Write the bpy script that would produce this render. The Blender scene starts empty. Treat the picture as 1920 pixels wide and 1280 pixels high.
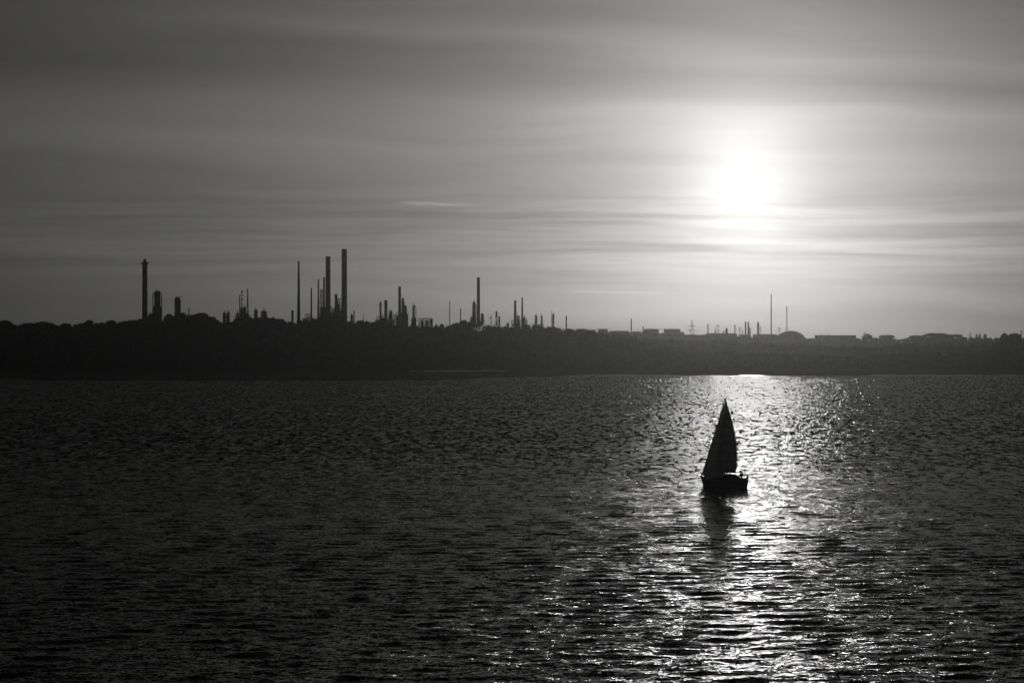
import bpy, math, random
import numpy as np

rnd = random.Random(7)
R = math.radians
scene = bpy.context.scene
COL = scene.collection

# ------------------------------------------------------------------ camera
F = 7111.1          # focal length in pixels of the 1920 px wide picture
CAM_H = 22.0        # eye height above the water, m (deck of a ship)
HZ = 645.0          # picture row of the true horizon
cam_d = bpy.data.cameras.new('camera')
cam_d.sensor_width = 36.0
cam_d.lens = 36.0 * F / 1920.0
cam_d.clip_start = 1.0
cam_d.clip_end = 40000.0
cam = bpy.data.objects.new('camera', cam_d)
COL.objects.link(cam)
cam.location = (0, 0, CAM_H)
cam.rotation_euler = (R(90) + math.atan((HZ - 640) / F), 0, 0)
scene.camera = cam

# ------------------------------------------------------------------ sun and sky
SUN_AZ = math.degrees(math.atan((1395 - 960) / F))      # right of the view axis
SUN_EL = math.degrees(math.atan((HZ - 347) / F))
sun_d = bpy.data.lights.new('sun', 'SUN')
sun_d.energy = 3.0
sun_d.angle = R(1.0)
sun_d.color = (1.0, 0.99, 0.975)
sun = bpy.data.objects.new('sun', sun_d)
COL.objects.link(sun)
sun.rotation_euler = (R(90 - SUN_EL), 0, R(180 - SUN_AZ))
sun.rotation_euler = (R(-(90 - SUN_EL)), 0, R(-SUN_AZ))

vs = scene.view_settings
scene.display_settings.display_device = 'sRGB'
vs.view_transform = 'Standard'
vs.look = 'None'
vs.exposure = -6.3
vs.gamma = 1.0
vs.use_curve_mapping = False
cy = scene.cycles
cy.use_denoising = True
cy.denoising_input_passes = 'RGB_ALBEDO_NORMAL'
cy.denoising_prefilter = 'ACCURATE'
cy.use_adaptive_sampling = False
cy.sample_clamp_indirect = 60.0
cy.max_bounces = 12
cy.volume_bounces = 8
cy.transparent_max_bounces = 12
cy.caustics_reflective = False
cy.caustics_refractive = False

HAZE_D, HAZE_G = 0.00012, 0.945      # far evening haze: extinction per metre, forward scattering

class G:
    """small node-graph helper"""
    def __init__(s, tree): s.t = tree; s.n = tree.nodes; s.l = tree.links
    def node(s, typ, **kw):
        n = s.n.new(typ)
        for k, v in kw.items(): setattr(n, k, v)
        return n
    def put(s, sock, v):
        if hasattr(v, 'is_linked') or isinstance(v, bpy.types.NodeSocket): s.l.new(v, sock)
        else: sock.default_value = v
    def m(s, op, a, b=0.0, c=0.0, clamp=False):
        n = s.n.new('ShaderNodeMath'); n.operation = op; n.use_clamp = clamp
        for i, v in enumerate((a, b, c)): s.put(n.inputs[i], v)
        return n.outputs[0]
    def xyz(s, x, y, z):
        n = s.n.new('ShaderNodeCombineXYZ')
        for i, v in enumerate((x, y, z)): s.put(n.inputs[i], v)
        return n.outputs[0]
    def noise(s, vec, scale, detail=2.0, rough=0.5, dist=0.0, out=0):
        n = s.n.new('ShaderNodeTexNoise')
        s.put(n.inputs['Vector'], vec); n.inputs['Scale'].default_value = scale
        n.inputs['Detail'].default_value = detail; n.inputs['Roughness'].default_value = rough
        n.inputs['Distortion'].default_value = dist
        return n.outputs[out]
    def sstep(s, v, a, b):
        n = s.n.new('ShaderNodeMapRange'); n.interpolation_type = 'SMOOTHSTEP'
        s.put(n.inputs[0], v); n.inputs[1].default_value = a; n.inputs[2].default_value = b
        return n.outputs[0]

world = bpy.data.worlds.new('World')
scene.world = world
world.use_nodes = True
world.node_tree.nodes.clear()
g = G(world.node_tree)
tc = g.node('ShaderNodeTexCoord')
sep = g.node('ShaderNodeSeparateXYZ'); g.l.new(tc.outputs['Generated'], sep.inputs[0])
DEG = 180 / math.pi
az = g.m('MULTIPLY', g.m('ARCTAN2', sep.outputs[0], sep.outputs[1]), DEG)
el = g.m('MULTIPLY', g.m('ARCSINE', sep.outputs[2]), DEG)
elp = g.m('MAXIMUM', el, 0.0)
nish = g.node('ShaderNodeTexSky', sky_type='NISHITA')
nish.sun_disc = False
nish.sun_elevation = R(SUN_EL); nish.sun_rotation = R(SUN_AZ)
nish.altitude = 20; nish.air_density = 1.0; nish.dust_density = 3.0; nish.ozone_density = 1.0
bw = g.node('ShaderNodeRGBToBW'); g.l.new(nish.outputs[0], bw.inputs[0])
clear = g.m('MULTIPLY', bw.outputs[0], 0.003)
# sun veiled by thin high cloud: brightness falls off with the angle from the sun
dx = g.m('SUBTRACT', az, SUN_AZ); dy = g.m('SUBTRACT', el, SUN_EL)
ang = g.m('SQRT', g.m('ADD', g.m('MULTIPLY', dx, dx), g.m('MULTIPLY', g.m('MULTIPLY', dy, dy), 0.95)))
wide = g.m('MULTIPLY', g.m('EXPONENT', g.m('DIVIDE', ang, -3.9)), 0.64)
core = g.m('MULTIPLY', g.m('EXPONENT', g.m('MULTIPLY', g.m('MULTIPLY', ang, ang), -1 / (0.88 ** 2))), 0.42)
mid = g.m('MULTIPLY', g.m('EXPONENT', g.m('MULTIPLY', g.m('MULTIPLY', ang, ang), -1 / (2.2 ** 2))), 0.27)
veil = g.m('ADD', wide, g.m('ADD', mid, 0.014))
# stratus sheets: wide soft bands, tilted a little, plus thin streaks low over the horizon
wob = g.noise(g.xyz(g.m('MULTIPLY', az, 0.16), g.m('MULTIPLY', el, 0.5), 3.1), 1.0, 2.0)
elw = g.m('ADD', g.m('ADD', el, g.m('MULTIPLY', g.m('SUBTRACT', wob, 0.5), 1.0)), g.m('MULTIPLY', az, 0.03))
bands = g.noise(g.xyz(g.m('MULTIPLY', az, 0.06), g.m('MULTIPLY', elw, 1.05), 7.7), 1.0, 3.0, 0.5)
bandf = g.m('ADD', 1.0, g.m('MULTIPLY', g.m('SUBTRACT', bands, 0.5), 1.35))
st = g.noise(g.xyz(g.m('MULTIPLY', az, 0.22), g.m('MULTIPLY', g.m('ADD', el, g.m('MULTIPLY', wob, 0.3)), 5.0), 1.3), 1.0, 4.0, 0.6, 0.3)
stm = g.m('MULTIPLY', g.sstep(el, 0.4, 1.6), g.m('SUBTRACT', 1.0, g.sstep(el, 1.9, 2.5)))
stf = g.m('ADD', 1.0, g.m('MULTIPLY', g.m('MULTIPLY', g.m('SUBTRACT', st, 0.47), 1.5), stm))
cloud = g.m('MULTIPLY', bandf, stf)
# a short bright wisp and a fading contrail
def wisp(a0, a1, e0, slope, wid, amp):
    t = g.m('SUBTRACT', az, a0)
    wv = g.noise(g.xyz(g.m('MULTIPLY', az, 2.6), 0.0, 5.0), 1.0, 2.0)
    line = g.m('ADD', g.m('MULTIPLY', t, slope), g.m('ADD', e0, g.m('MULTIPLY', g.m('SUBTRACT', wv, 0.5), 0.05)))
    d = g.m('DIVIDE', g.m('SUBTRACT', el, line), wid)
    prof = g.m('EXPONENT', g.m('MULTIPLY', g.m('MULTIPLY', d, d), -1.0))
    ends = g.m('MULTIPLY', g.sstep(az, a0, a0 + (a1 - a0) * 0.3), g.m('SUBTRACT', 1.0, g.sstep(az, a0 + (a1 - a0) * 0.45, a1)))
    return g.m('MULTIPLY', g.m('MULTIPLY', prof, ends), amp)
w1 = wisp(-1.85, -0.3, 2.14, -0.035, 0.022, 0.13)
w2 = wisp(0.6, 2.9, 0.80, -0.018, 0.014, 0.24)
# thin ragged streaks lit from behind just under the sun
s3 = wisp(0.2, 7.4, 2.02, -0.012, 0.05, 0.16)
s4 = wisp(1.2, 9.0, 1.80, 0.01, 0.07, 0.20)
up = g.m('EXPONENT', g.m('DIVIDE', g.m('MAXIMUM', g.m('SUBTRACT', el, 3.2), 0.0), -3.6))
tanel = g.m('TANGENT', g.m('MULTIPLY', g.m('MAXIMUM', elp, 0.05), math.pi / 180))
low = g.m('EXPONENT', g.m('MULTIPLY', g.m('MINIMUM', g.m('DIVIDE', 128.0, tanel), 8400.0), HAZE_D * 0.68))
lum = g.m('MULTIPLY', g.m('MULTIPLY', g.m('ADD', g.m('MULTIPLY', veil, cloud), clear), up), low)
lum = g.m('ADD', lum, g.m('ADD', g.m('MULTIPLY', core, stf), g.m('ADD', g.m('ADD', w1, w2), g.m('ADD', s3, s4))))
tint = g.node('ShaderNodeCombineColor')
g.put(tint.inputs[0], g.m('MULTIPLY', lum, 1.015)); g.put(tint.inputs[1], lum); g.put(tint.inputs[2], g.m('MULTIPLY', lum, 0.965))
bg = g.node('ShaderNodeBackground'); g.l.new(tint.outputs[0], bg.inputs['Color']); bg.inputs['Strength'].default_value = 79.0
wo = g.node('ShaderNodeOutputWorld'); g.l.new(bg.outputs[0], wo.inputs['Surface'])
world.cycles.sampling_method = 'MANUAL'
world.cycles.sample_map_resolution = 4096

# ------------------------------------------------------------------ helpers
def X(px, d): return (px - 960.0) / F * d
def Z(py, d): return CAM_H + (HZ - py) / F * d

def mat(name, col, rough=0.7, metal=0.0, noise=0.25, scale=0.3, bump=0.0):
    m = bpy.data.materials.new(name); m.use_nodes = True
    t = G(m.node_tree); t.n.clear()
    p = t.node('ShaderNodeBsdfPrincipled'); o = t.node('ShaderNodeOutputMaterial')
    t.l.new(p.outputs[0], o.inputs['Surface'])
    c = t.node('ShaderNodeTexCoord')
    n = t.noise(c.outputs['Object'], scale, 4.0, 0.6)
    r = t.node('ShaderNodeValToRGB')
    lo = [v * (1 - noise) for v in col]; hi = [min(1, v * (1 + noise)) for v in col]
    r.color_ramp.elements[0].position = 0.3; r.color_ramp.elements[1].position = 0.7
    r.color_ramp.elements[0].color = (*lo, 1); r.color_ramp.elements[1].color = (*hi, 1)
    t.l.new(n, r.inputs[0]); t.l.new(r.outputs[0], p.inputs['Base Color'])
    p.inputs['Roughness'].default_value = rough; p.inputs['Metallic'].default_value = metal
    if bump:
        b = t.node('ShaderNodeBump'); b.inputs['Strength'].default_value = bump
        t.l.new(n, b.inputs['Height']); t.l.new(b.outputs[0], p.inputs['Normal'])
    return m

M = dict(
    steel=mat('weathered_steel', (0.16, 0.155, 0.15), 0.6, 0.2),
    concrete=mat('stack_concrete', (0.26, 0.255, 0.245), 0.9, 0, 0.15, 0.15),
    pale=mat('smoke_glow_tone', (0.62, 0.61, 0.59), 0.8, 0, 0.1, 0.1),  # lighter tone that puts the glow of smoke into the stack tops
    dark=mat('sooty_metal', (0.06, 0.06, 0.058), 0.7),
    tank=mat('tank_paint', (0.36, 0.36, 0.35), 0.6, 0, 0.12, 0.08),
    roof=mat('sheet_roof', (0.5, 0.5, 0.49), 0.35, 0.3, 0.15, 0.2),
    wall=mat('building_wall', (0.3, 0.29, 0.28), 0.85, 0, 0.12, 0.1),
    window=mat('dark_glass', (0.03, 0.03, 0.032), 0.15),
    leaf=mat('tree_foliage', (0.055, 0.06, 0.045), 0.9, 0, 0.45, 0.12),
    bark=mat('tree_bark', (0.07, 0.06, 0.05), 0.9),
    marsh=mat('salt_marsh_ground', (0.05, 0.05, 0.042), 1.0, 0, 0.4, 0.03),
    hull=mat('navy_hull_gelcoat', (0.03, 0.032, 0.036), 0.35),
    stripe=mat('waterline_stripe_paint', (0.25, 0.25, 0.25), 0.4),
    deck=mat('deck_gelcoat', (0.10, 0.10, 0.098), 0.6),
    canvas=mat('navy_canvas', (0.03, 0.03, 0.034), 0.9),
    alu=mat('anodised_spar', (0.10, 0.10, 0.10), 0.45, 0.6),
    wire=mat('stainless_wire', (0.18, 0.18, 0.18), 0.35, 0.8),
    skin=mat('skin', (0.35, 0.24, 0.18), 0.6),
    jacket=mat('dark_jacket', (0.03, 0.03, 0.035), 0.9),
    buoy=mat('buoy_paint', (0.12, 0.10, 0.09), 0.6),
)

def sail_mat():
    m = bpy.data.materials.new('sailcloth'); m.use_nodes = True
    t = G(m.node_tree); t.n.clear()
    c = t.node('ShaderNodeTexCoord')
    n = t.noise(c.outputs['Object'], 0.8, 3.0)
    s = t.node('ShaderNodeSeparateXYZ'); t.l.new(c.outputs['Object'], s.inputs[0])
    fr = t.m('FRACT', t.m('MULTIPLY', s.outputs[2], 0.75))
    seam = t.m('SUBTRACT', 1.0, t.m('MULTIPLY', t.m('LESS_THAN', fr, 0.05), 0.35))
    v = t.m('MULTIPLY', seam, t.m('ADD', 0.7, t.m('MULTIPLY', n, 0.2)))
    cc = t.node('ShaderNodeCombineColor')
    for i in range(3): t.put(cc.inputs[i], v)
    d = t.node('ShaderNodeBsdfDiffuse'); t.l.new(cc.outputs[0], d.inputs[0])
    tr = t.node('ShaderNodeBsdfTranslucent'); t.l.new(cc.outputs[0], tr.inputs[0])
    mx = t.node('ShaderNodeMixShader'); mx.inputs[0].default_value = 0.8
    t.l.new(d.outputs[0], mx.inputs[1]); t.l.new(tr.outputs[0], mx.inputs[2])
    o = t.node('ShaderNodeOutputMaterial'); t.l.new(mx.outputs[0], o.inputs['Surface'])
    return m
M['sail'] = sail_mat()

class MB:
    """collects boxes, tubes, lathes and bars, then links them as one mesh object"""
    def __init__(s): s.v = []; s.f = []
    def add(s, vs_, fs):
        k = len(s.v); s.v.extend(vs_); s.f.extend([tuple(i + k for i in f) for f in fs]); return s
    def box(s, x0, x1, y0, y1, z0, z1):
        return s.add([(x0, y0, z0), (x1, y0, z0), (x1, y1, z0), (x0, y1, z0), (x0, y0, z1), (x1, y0, z1), (x1, y1, z1), (x0, y1, z1)],
                     [(0, 3, 2, 1), (4, 5, 6, 7), (0, 1, 5, 4), (1, 2, 6, 5), (2, 3, 7, 6), (3, 0, 4, 7)])
    def lathe(s, prof, n=14, cx=0.0, cy=0.0):
        vs_ = []; fs = []
        for (r, z) in prof:
            for i in range(n):
                a = 2 * math.pi * i / n
                vs_.append((cx + r * math.cos(a), cy + r * math.sin(a), z))
        for j in range(len(prof) - 1):
            for i in range(n):
                a, b = j * n + i, j * n + (i + 1) % n
                fs.append((a, b, b + n, a + n))
        fs.append(tuple(range(n - 1, -1, -1)))
        fs.append(tuple((len(prof) - 1) * n + i for i in range(n)))
        return s.add(vs_, fs)
    def bar(s, p, q, r=0.1, n=4, r2=None):
        r2 = r if r2 is None else r2
        p = np.array(p, float); q = np.array(q, float); d = q - p; L = np.linalg.norm(d)
        if L < 1e-6: return s
        d /= L
        a = np.cross(d, (0, 0, 1.0)); 
        if np.linalg.norm(a) < 1e-3: a = np.array((1.0, 0, 0))
        a /= np.linalg.norm(a); b = np.cross(d, a)
        vs_ = []
        for (c, rr) in ((p, r), (q, r2)):
            for i in range(n):
                t = 2 * math.pi * (i + 0.5) / n
                vs_.append(tuple(c + (a * math.cos(t) + b * math.sin(t)) * rr))
        fs = [(i, (i + 1) % n, n + (i + 1) % n, n + i) for i in range(n)] + [tuple(range(n - 1, -1, -1)), tuple(range(n, 2 * n))]
        return s.add(vs_, fs)
    def path(s, pts, r=0.1, n=4):
        for a, b in zip(pts[:-1], pts[1:]): s.bar(a, b, r, n)
        return s
    def build(s, name, m, parent=None, loc=None, smooth=False):
        me = bpy.data.meshes.new(name)
        me.from_pydata([tuple(map(float, v)) for v in s.v], [], s.f)
        me.materials.append(m)
        if smooth: me.polygons.foreach_set('use_smooth', [True] * len(me.polygons))
        me.update()
        o = bpy.data.objects.new(name, me); COL.objects.link(o)
        if parent is not None: o.parent = parent
        if loc is not None: o.location = loc
        return o

def np_mesh(name, verts, faces, m, smooth=False, nsides=4):
    me = bpy.data.meshes.new(name)
    me.vertices.add(len(verts)); me.vertices.foreach_set('co', np.asarray(verts, np.float32).ravel())
    faces = np.asarray(faces, np.int32)
    me.loops.add(faces.size); me.loops.foreach_set('vertex_index', faces.ravel())
    me.polygons.add(len(faces)); me.polygons.foreach_set('loop_start', np.arange(0, faces.size, nsides, dtype=np.int32))
    me.update(calc_edges=True)
    if smooth: me.polygons.foreach_set('use_smooth', np.ones(len(faces), bool))
    me.materials.append(m)
    o = bpy.data.objects.new(name, me); COL.objects.link(o)
    return o

def tag(o, label=None, cat=None, group=None, kind=None):
    if label: o['label'] = label
    if cat: o['category'] = cat
    if group: o['group'] = group
    if kind: o['kind'] = kind
    return o

def empty(name, loc):
    o = bpy.data.objects.new(name, None); COL.objects.link(o); o.location = loc
    o.empty_display_size = 2.0
    return o

# ------------------------------------------------------------------ water
def water_mat():
    m = bpy.data.materials.new('estuary_water'); m.use_nodes = True
    t = G(m.node_tree); t.n.clear()
    geo = t.node('ShaderNodeNewGeometry')
    pos = geo.outputs['Position']
    sc = t.node('ShaderNodeMapping'); t.l.new(pos, sc.inputs[0]); sc.inputs['Scale'].default_value = (0.8, 1.0, 1.0); sc.inputs['Location'].default_value = (13.3, 7.7, 0.37)
    P = sc.outputs[0]
    def slope(scale, amp, detail=1.0):
        of = t.node('ShaderNodeVectorMath', operation='ADD'); t.l.new(P, of.inputs[0]); of.inputs[1].default_value = (0, 0, 0.5 / scale)
        n = t.noise(of.outputs[0], scale, detail, 0.55, 0.0, out=1)
        s1 = t.node('ShaderNodeVectorMath', operation='SUBTRACT'); t.l.new(n, s1.inputs[0]); s1.inputs[1].default_value = (0.5, 0.5, 0.5)
        s2 = t.node('ShaderNodeVectorMath', operation='MULTIPLY'); t.l.new(s1.outputs[0], s2.inputs[0])
        s2.inputs[1].default_value = (amp, amp, amp)
        return s2.outputs[0]
    def vadd(a, b):
        n = t.node('ShaderNodeVectorMath', operation='ADD'); t.l.new(a, n.inputs[0]); t.l.new(b, n.inputs[1]); return n.outputs[0]
    tot = vadd(vadd(vadd(slope(0.45, W_A), slope(1.6, W_B)), slope(5.0, W_C)), slope(0.13, W_L))
    # wave groups further out, long against the line of sight
    mp = t.node('ShaderNodeMapping'); t.l.new(pos, mp.inputs[0]); mp.inputs['Scale'].default_value = (0.85, 0.15, 1.0); mp.inputs['Location'].default_value = (3.1, 1.7, 0.5)
    ng = t.noise(mp.outputs[0], 1.0, 2.0, 0.7)
    sp0 = t.node('ShaderNodeSeparateXYZ'); t.l.new(pos, sp0.inputs[0])
    grp = t.m('MULTIPLY', t.m('MULTIPLY', t.m('SUBTRACT', ng, 0.5), 1.15), t.sstep(sp0.outputs[1], 330.0, 900.0))
    # gusts: patches of rougher and calmer water
    gust = t.noise(pos, 0.012, 3.0, 0.55)
    gf = t.m('MULTIPLY', t.m('ADD', 0.8, t.m('MULTIPLY', gust, 0.4)), t.m('SUBTRACT', 1.0, t.m('MULTIPLY', t.sstep(sp0.outputs[1], 500.0, 1100.0), 0.35)))
    gs = t.node('ShaderNodeVectorMath', operation='SCALE'); t.l.new(tot, gs.inputs[0]); GF = gf; gs_scale = gs.inputs['Scale']
    sy = t.node('ShaderNodeSeparateXYZ'); t.l.new(pos, sy.inputs[0])
    calm = t.m('SUBTRACT', 1.0, t.m('MULTIPLY', t.sstep(sy.outputs[1], 2590.0, 2690.0), 0.75))   # sheltered water close under the land
    back = t.m('MULTIPLY', calm, t.m('SUBTRACT', BACK, t.m('MULTIPLY', t.sstep(sy.outputs[1], 420.0, 1000.0), BACK - 0.02)))
    t.l.new(t.m('MULTIPLY', GF, calm), gs_scale)
    # steep short waves show their near faces and hide their far ones behind the crests
    sp = t.node('ShaderNodeSeparateXYZ'); t.l.new(gs.outputs[0], sp.inputs[0])
    face = t.m('SQRT', t.m('ADD', t.m('MULTIPLY', sp.outputs[1], sp.outputs[1]), t.m('MULTIPLY', sp.outputs[2], sp.outputs[2])))
    tilt = t.xyz(t.m('MULTIPLY', sp.outputs[0], LAT), t.m('SUBTRACT', t.m('ADD', t.m('MULTIPLY', face, FACE), t.m('MULTIPLY', grp, calm)), back), 0.0)
    sub = t.node('ShaderNodeVectorMath', operation='SUBTRACT'); t.l.new(geo.outputs['Normal'], sub.inputs[0]); t.l.new(tilt, sub.inputs[1])
    nm = t.node('ShaderNodeVectorMath', operation='NORMALIZE'); t.l.new(sub.outputs[0], nm.inputs[0])
    # dark silty water: a mirror whose strength follows the Fresnel law
    fr = t.node('ShaderNodeFresnel'); fr.inputs['IOR'].default_value = 1.175; t.l.new(nm.outputs[0], fr.inputs['Normal'])
    k = t.m('MULTIPLY', fr.outputs[0], 0.46)
    cc = t.node('ShaderNodeCombineColor')
    for i in range(3): t.l.new(k, cc.inputs[i])
    p = t.node('ShaderNodeBsdfGlossy'); t.l.new(nm.outputs[0], p.inputs['Normal']); t.l.new(cc.outputs[0], p.inputs['Color'])
    p.inputs['Roughness'].default_value = 0.15
    o = t.node('ShaderNodeOutputMaterial'); t.l.new(p.outputs[0], o.inputs['Surface'])
    return m
LAT, FACE, BACK = 1.0, 0.85, 0.15
W_L = 0.5
W_A, W_B, W_C = 0.9, 1.5, 1.2
M['water'] = water_mat()

def build_water():
    # columns fan out from the ship, rows follow the foreshortening; coarse beyond the view
    half = 8.6
    a_in = np.linspace(-half, half, 1140)
    a_out = half + np.cumsum(np.geomspace(0.03, 6.0, 40)); a_out = a_out[a_out < 80]
    A = np.radians(np.concatenate([-a_out[::-1], a_in, a_out]))
    # rows uniform in picture height
    py = np.linspace(1330, 692, 640)
    d = F * CAM_H / (py - HZ)
    d = np.concatenate([np.geomspace(25, d[0] * 0.985, 30), d])
    D, AA = np.meshgrid(d, A, indexing='ij')
    x = D * np.tan(np.clip(AA, -1.35, 1.35)) if False else D * np.sin(AA); y = D * np.cos(AA)
    rs = np.random.RandomState(3)
    z = np.zeros_like(x)
    dr = np.gradient(d)[:, None] * np.ones_like(x)
    nw = 46
    lam = np.geomspace(0.8, 7.0, nw)
    wind = math.radians(80)
    for L in lam:
        th = wind + rs.normal(0, 0.85)
        k = 2 * math.pi / L
        amp = GEO_SLOPE / k * math.sqrt(2.0 / nw) * (0.7 + 0.6 * rs.rand())
        fade = np.clip((L / (np.maximum(dr * 0.8, 0.05)) - 1.5) / 3.0, 0.12, 1)
        ph = k * (x * math.cos(th) + y * math.sin(th)) + rs.rand() * 6.283
        z += amp * fade * np.sin(ph)
    gustf = 0.8 + 0.15 * np.sin(x / 37 + 1.3) * np.sin(y / 53 + x / 90) 
    z *= gustf
    # short chop carried by the mesh itself on the open water further out
    chop = np.clip((y - 420) / 500, 0, 1) * np.clip((2650 - y) / 300, 0, 1)
    z += rs.normal(0, 1, z.shape) * 0.16 * (D * math.radians(2 * half / 1140)) * chop
    side = np.clip(1 - (np.abs(np.degrees(AA)) - half) / 8, 0, 1)
    z *= side
    nr, nc = x.shape
    idx = np.arange(nr * nc).reshape(nr, nc)
    f = np.stack([idx[:-1, :-1], idx[:-1, 1:], idx[1:, 1:], idx[1:, :-1]], -1).reshape(-1, 4)
    f = f[:, ::-1]
    v = np.stack([x, y, z], -1).reshape(-1, 3)
    o = np_mesh('water', v, f, M['water'], smooth=True)
    tag(o, kind='structure')
    return o
GEO_SLOPE = 0.11
build_water()

# ------------------------------------------------------------------ land
def tab(pairs):
    a = np.array(pairs, float); return lambda p: np.interp(p, a[:, 0], a[:, 1])
shore_y = tab([(-3000, 706), (-300, 710), (0, 711.5), (110, 713), (300, 713.5), (520, 713), (700, 713), (850, 712), (905, 708.5),
               (990, 706.5), (1050, 704.2), (1110, 703), (1250, 703.6), (1600, 704.3), (1700, 703), (1760, 702.5), (1900, 704), (2300, 705), (5000, 700)])
sky_y = tab([(-3000, 612), (-200, 604), (0, 605), (12, 604), (25, 608), (45, 609), (75, 607), (100, 609), (150, 607), (190, 606), (230, 604), (262, 602),
             (280, 597), (310, 596), (330, 594), (352, 592), (375, 590), (392, 594), (412, 603), (440, 603), (452, 598), (480, 599),
             (520, 600), (545, 604), (575, 603), (610, 600), (640, 602), (668, 606), (690, 605), (715, 610), (800, 611), (830, 613),
             (850, 611), (870, 608), (895, 612), (950, 615), (1000, 616), (1020, 615), (1060, 619), (1100, 624), (1180, 634), (1230, 648),
             (1290, 664), (1400, 661), (1480, 664), (1560, 668), (1640, 666), (1700, 664), (1830, 660), (1870, 655), (1920, 653), (2300, 650), (5000, 640)])
mid_y = tab([(-3000, 620), (900, 620), (1060, 624), (1150, 632), (1250, 641), (1400, 645), (1500, 650), (1600, 655), (1680, 651), (1800, 649), (1920, 645), (5000, 640)])
far_y = tab([(-3000, 625), (900, 620), (1080, 624), (1200, 623), (1280, 627), (1400, 631), (1520, 634), (1600, 635), (1660, 633), (1690, 637),
             (1710, 631), (1740, 628), (1775, 628), (1800, 631), (1850, 634), (1880, 633), (1920, 634), (2300, 630), (5000, 640)])
D_T, D_B, D_M, D_C = 3250.0, 3800.0, 4700.0, 6400.0
TREE = 5.0
def ground(px, d):
    px = np.asarray(px, float); d = np.asarray(d, float)
    ds = F * CAM_H / (shore_y(px) - HZ)
    gB = np.maximum(CAM_H + (HZ - sky_y(px)) / F * D_B - TREE, 1.2)
    gM = np.maximum(CAM_H + (HZ - mid_y(px)) / F * D_M - TREE, 1.4)
    gC = np.maximum(CAM_H + (HZ - far_y(px)) / F * D_C - TREE * 0.9, 1.6)
    gB = np.where(px < 1000, gB, gB)
    def seg(a, b, za, zb):
        t = np.clip((d - a) / (b - a), 0, 1); t = t * t * (3 - 2 * t); return za + (zb - za) * t
    z = np.where(d < ds, -0.4 + (d - ds) * 0.02, 0.0)
    z = np.where((d >= ds) & (d < D_T), -0.4 + np.clip((d - ds) / 12, 0, 1) * (0.75 - 0.35 * np.exp(-(d - ds) / 90.0) * (np.sin(px / 13.0) + np.sin(px / 37.0 + 1) + np.sin(d / 17.0))), z)
    z = np.where((d >= D_T) & (d < D_B), seg(D_T, D_B, 0.35, gB), z)
    z = np.where((d >= D_B) & (d < D_M), seg(D_B, D_M, gB, gM), z)
    z = np.where((d >= D_M) & (d < D_C), seg(D_M, D_C, gM, gC), z)
    z = np.where(d >= D_C, seg(D_C, 8200, gC, np.minimum(gC, 14)), z)
    # tidal creek behind the spit
    ck = np.exp(-((px - 862) / 66.0) ** 2 * 0.9 - ((d - 3115 - 14 * np.sin(px / 9.0) - 0.25 * (px - 862)) / 70.0) ** 2) * (0.8 + 0.35 * np.sin(px / 5.3))
    ck = ck + 0.6 * np.exp(-((px - 908) / 9.0) ** 2 - ((d - 3190) / 40.0) ** 2)
    z = z - 2.2 * ck
    return z

def build_land():
    px = np.concatenate([np.linspace(-6000, -300, 40)[:-1], np.arange(-300, 2230, 6.0), np.linspace(2240, 8000, 40)])
    d = np.concatenate([np.arange(2180, 3250, 7.0), np.arange(3250, 4800, 25.0), np.geomspace(4800, 8200, 22)])
    D, P = np.meshgrid(d, px, indexing='ij')
    z = ground(P, D)
    rs = np.random.RandomState(5)
    z = z + np.where(z > 0.3, rs.normal(0, 0.06, z.shape), 0)
    x = (P - 960) / F * D
    nr, nc = x.shape
    idx = np.arange(nr * nc).reshape(nr, nc)
    f = np.stack([idx[:-1, :-1], idx[:-1, 1:], idx[1:, 1:], idx[1:, :-1]], -1).reshape(-1, 4)
    # drop cells that lie wholly offshore
    zz = z.reshape(-1)[f].max(1); keep = zz > -2.5
    o = np_mesh('ground', np.stack([x, D, z], -1).reshape(-1, 3), f[keep], M['marsh'], smooth=False)
    tag(o, kind='structure')
build_land()

# ------------------------------------------------------------------ trees
def ico(sub=1):
    t = (1 + 5 ** 0.5) / 2
    v = [(-1, t, 0), (1, t, 0), (-1, -t, 0), (1, -t, 0), (0, -1, t), (0, 1, t), (0, -1, -t), (0, 1, -t), (t, 0, -1), (t, 0, 1), (-t, 0, -1), (-t, 0, 1)]
    f = [(0, 11, 5), (0, 5, 1), (0, 1, 7), (0, 7, 10), (0, 10, 11), (1, 5, 9), (5, 11, 4), (11, 10, 2), (10, 7, 6), (7, 1, 8), (3, 9, 4), (3, 4, 2), (3, 2, 6),
         (3, 6, 8), (3, 8, 9), (4, 9, 5), (2, 4, 11), (6, 2, 10), (8, 6, 7), (9, 8, 1)]
    v = [np.array(a, float) / np.linalg.norm(a) for a in v]
    for _ in range(sub):
        c = {}; nf = []
        def mp(a, b):
            k = (min(a, b), max(a, b))
            if k not in c:
                q = v[a] + v[b]; v.append(q / np.linalg.norm(q)); c[k] = len(v) - 1
            return c[k]
        for a, b, d in f:
            x, y, z = mp(a, b), mp(b, d), mp(d, a)
            nf += [(a, x, z), (b, y, x), (d, z, y), (x, y, z)]
        f = nf
    return np.array(v), np.array(f)

ICO0, ICO1 = ico(0), ico(1)

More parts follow.
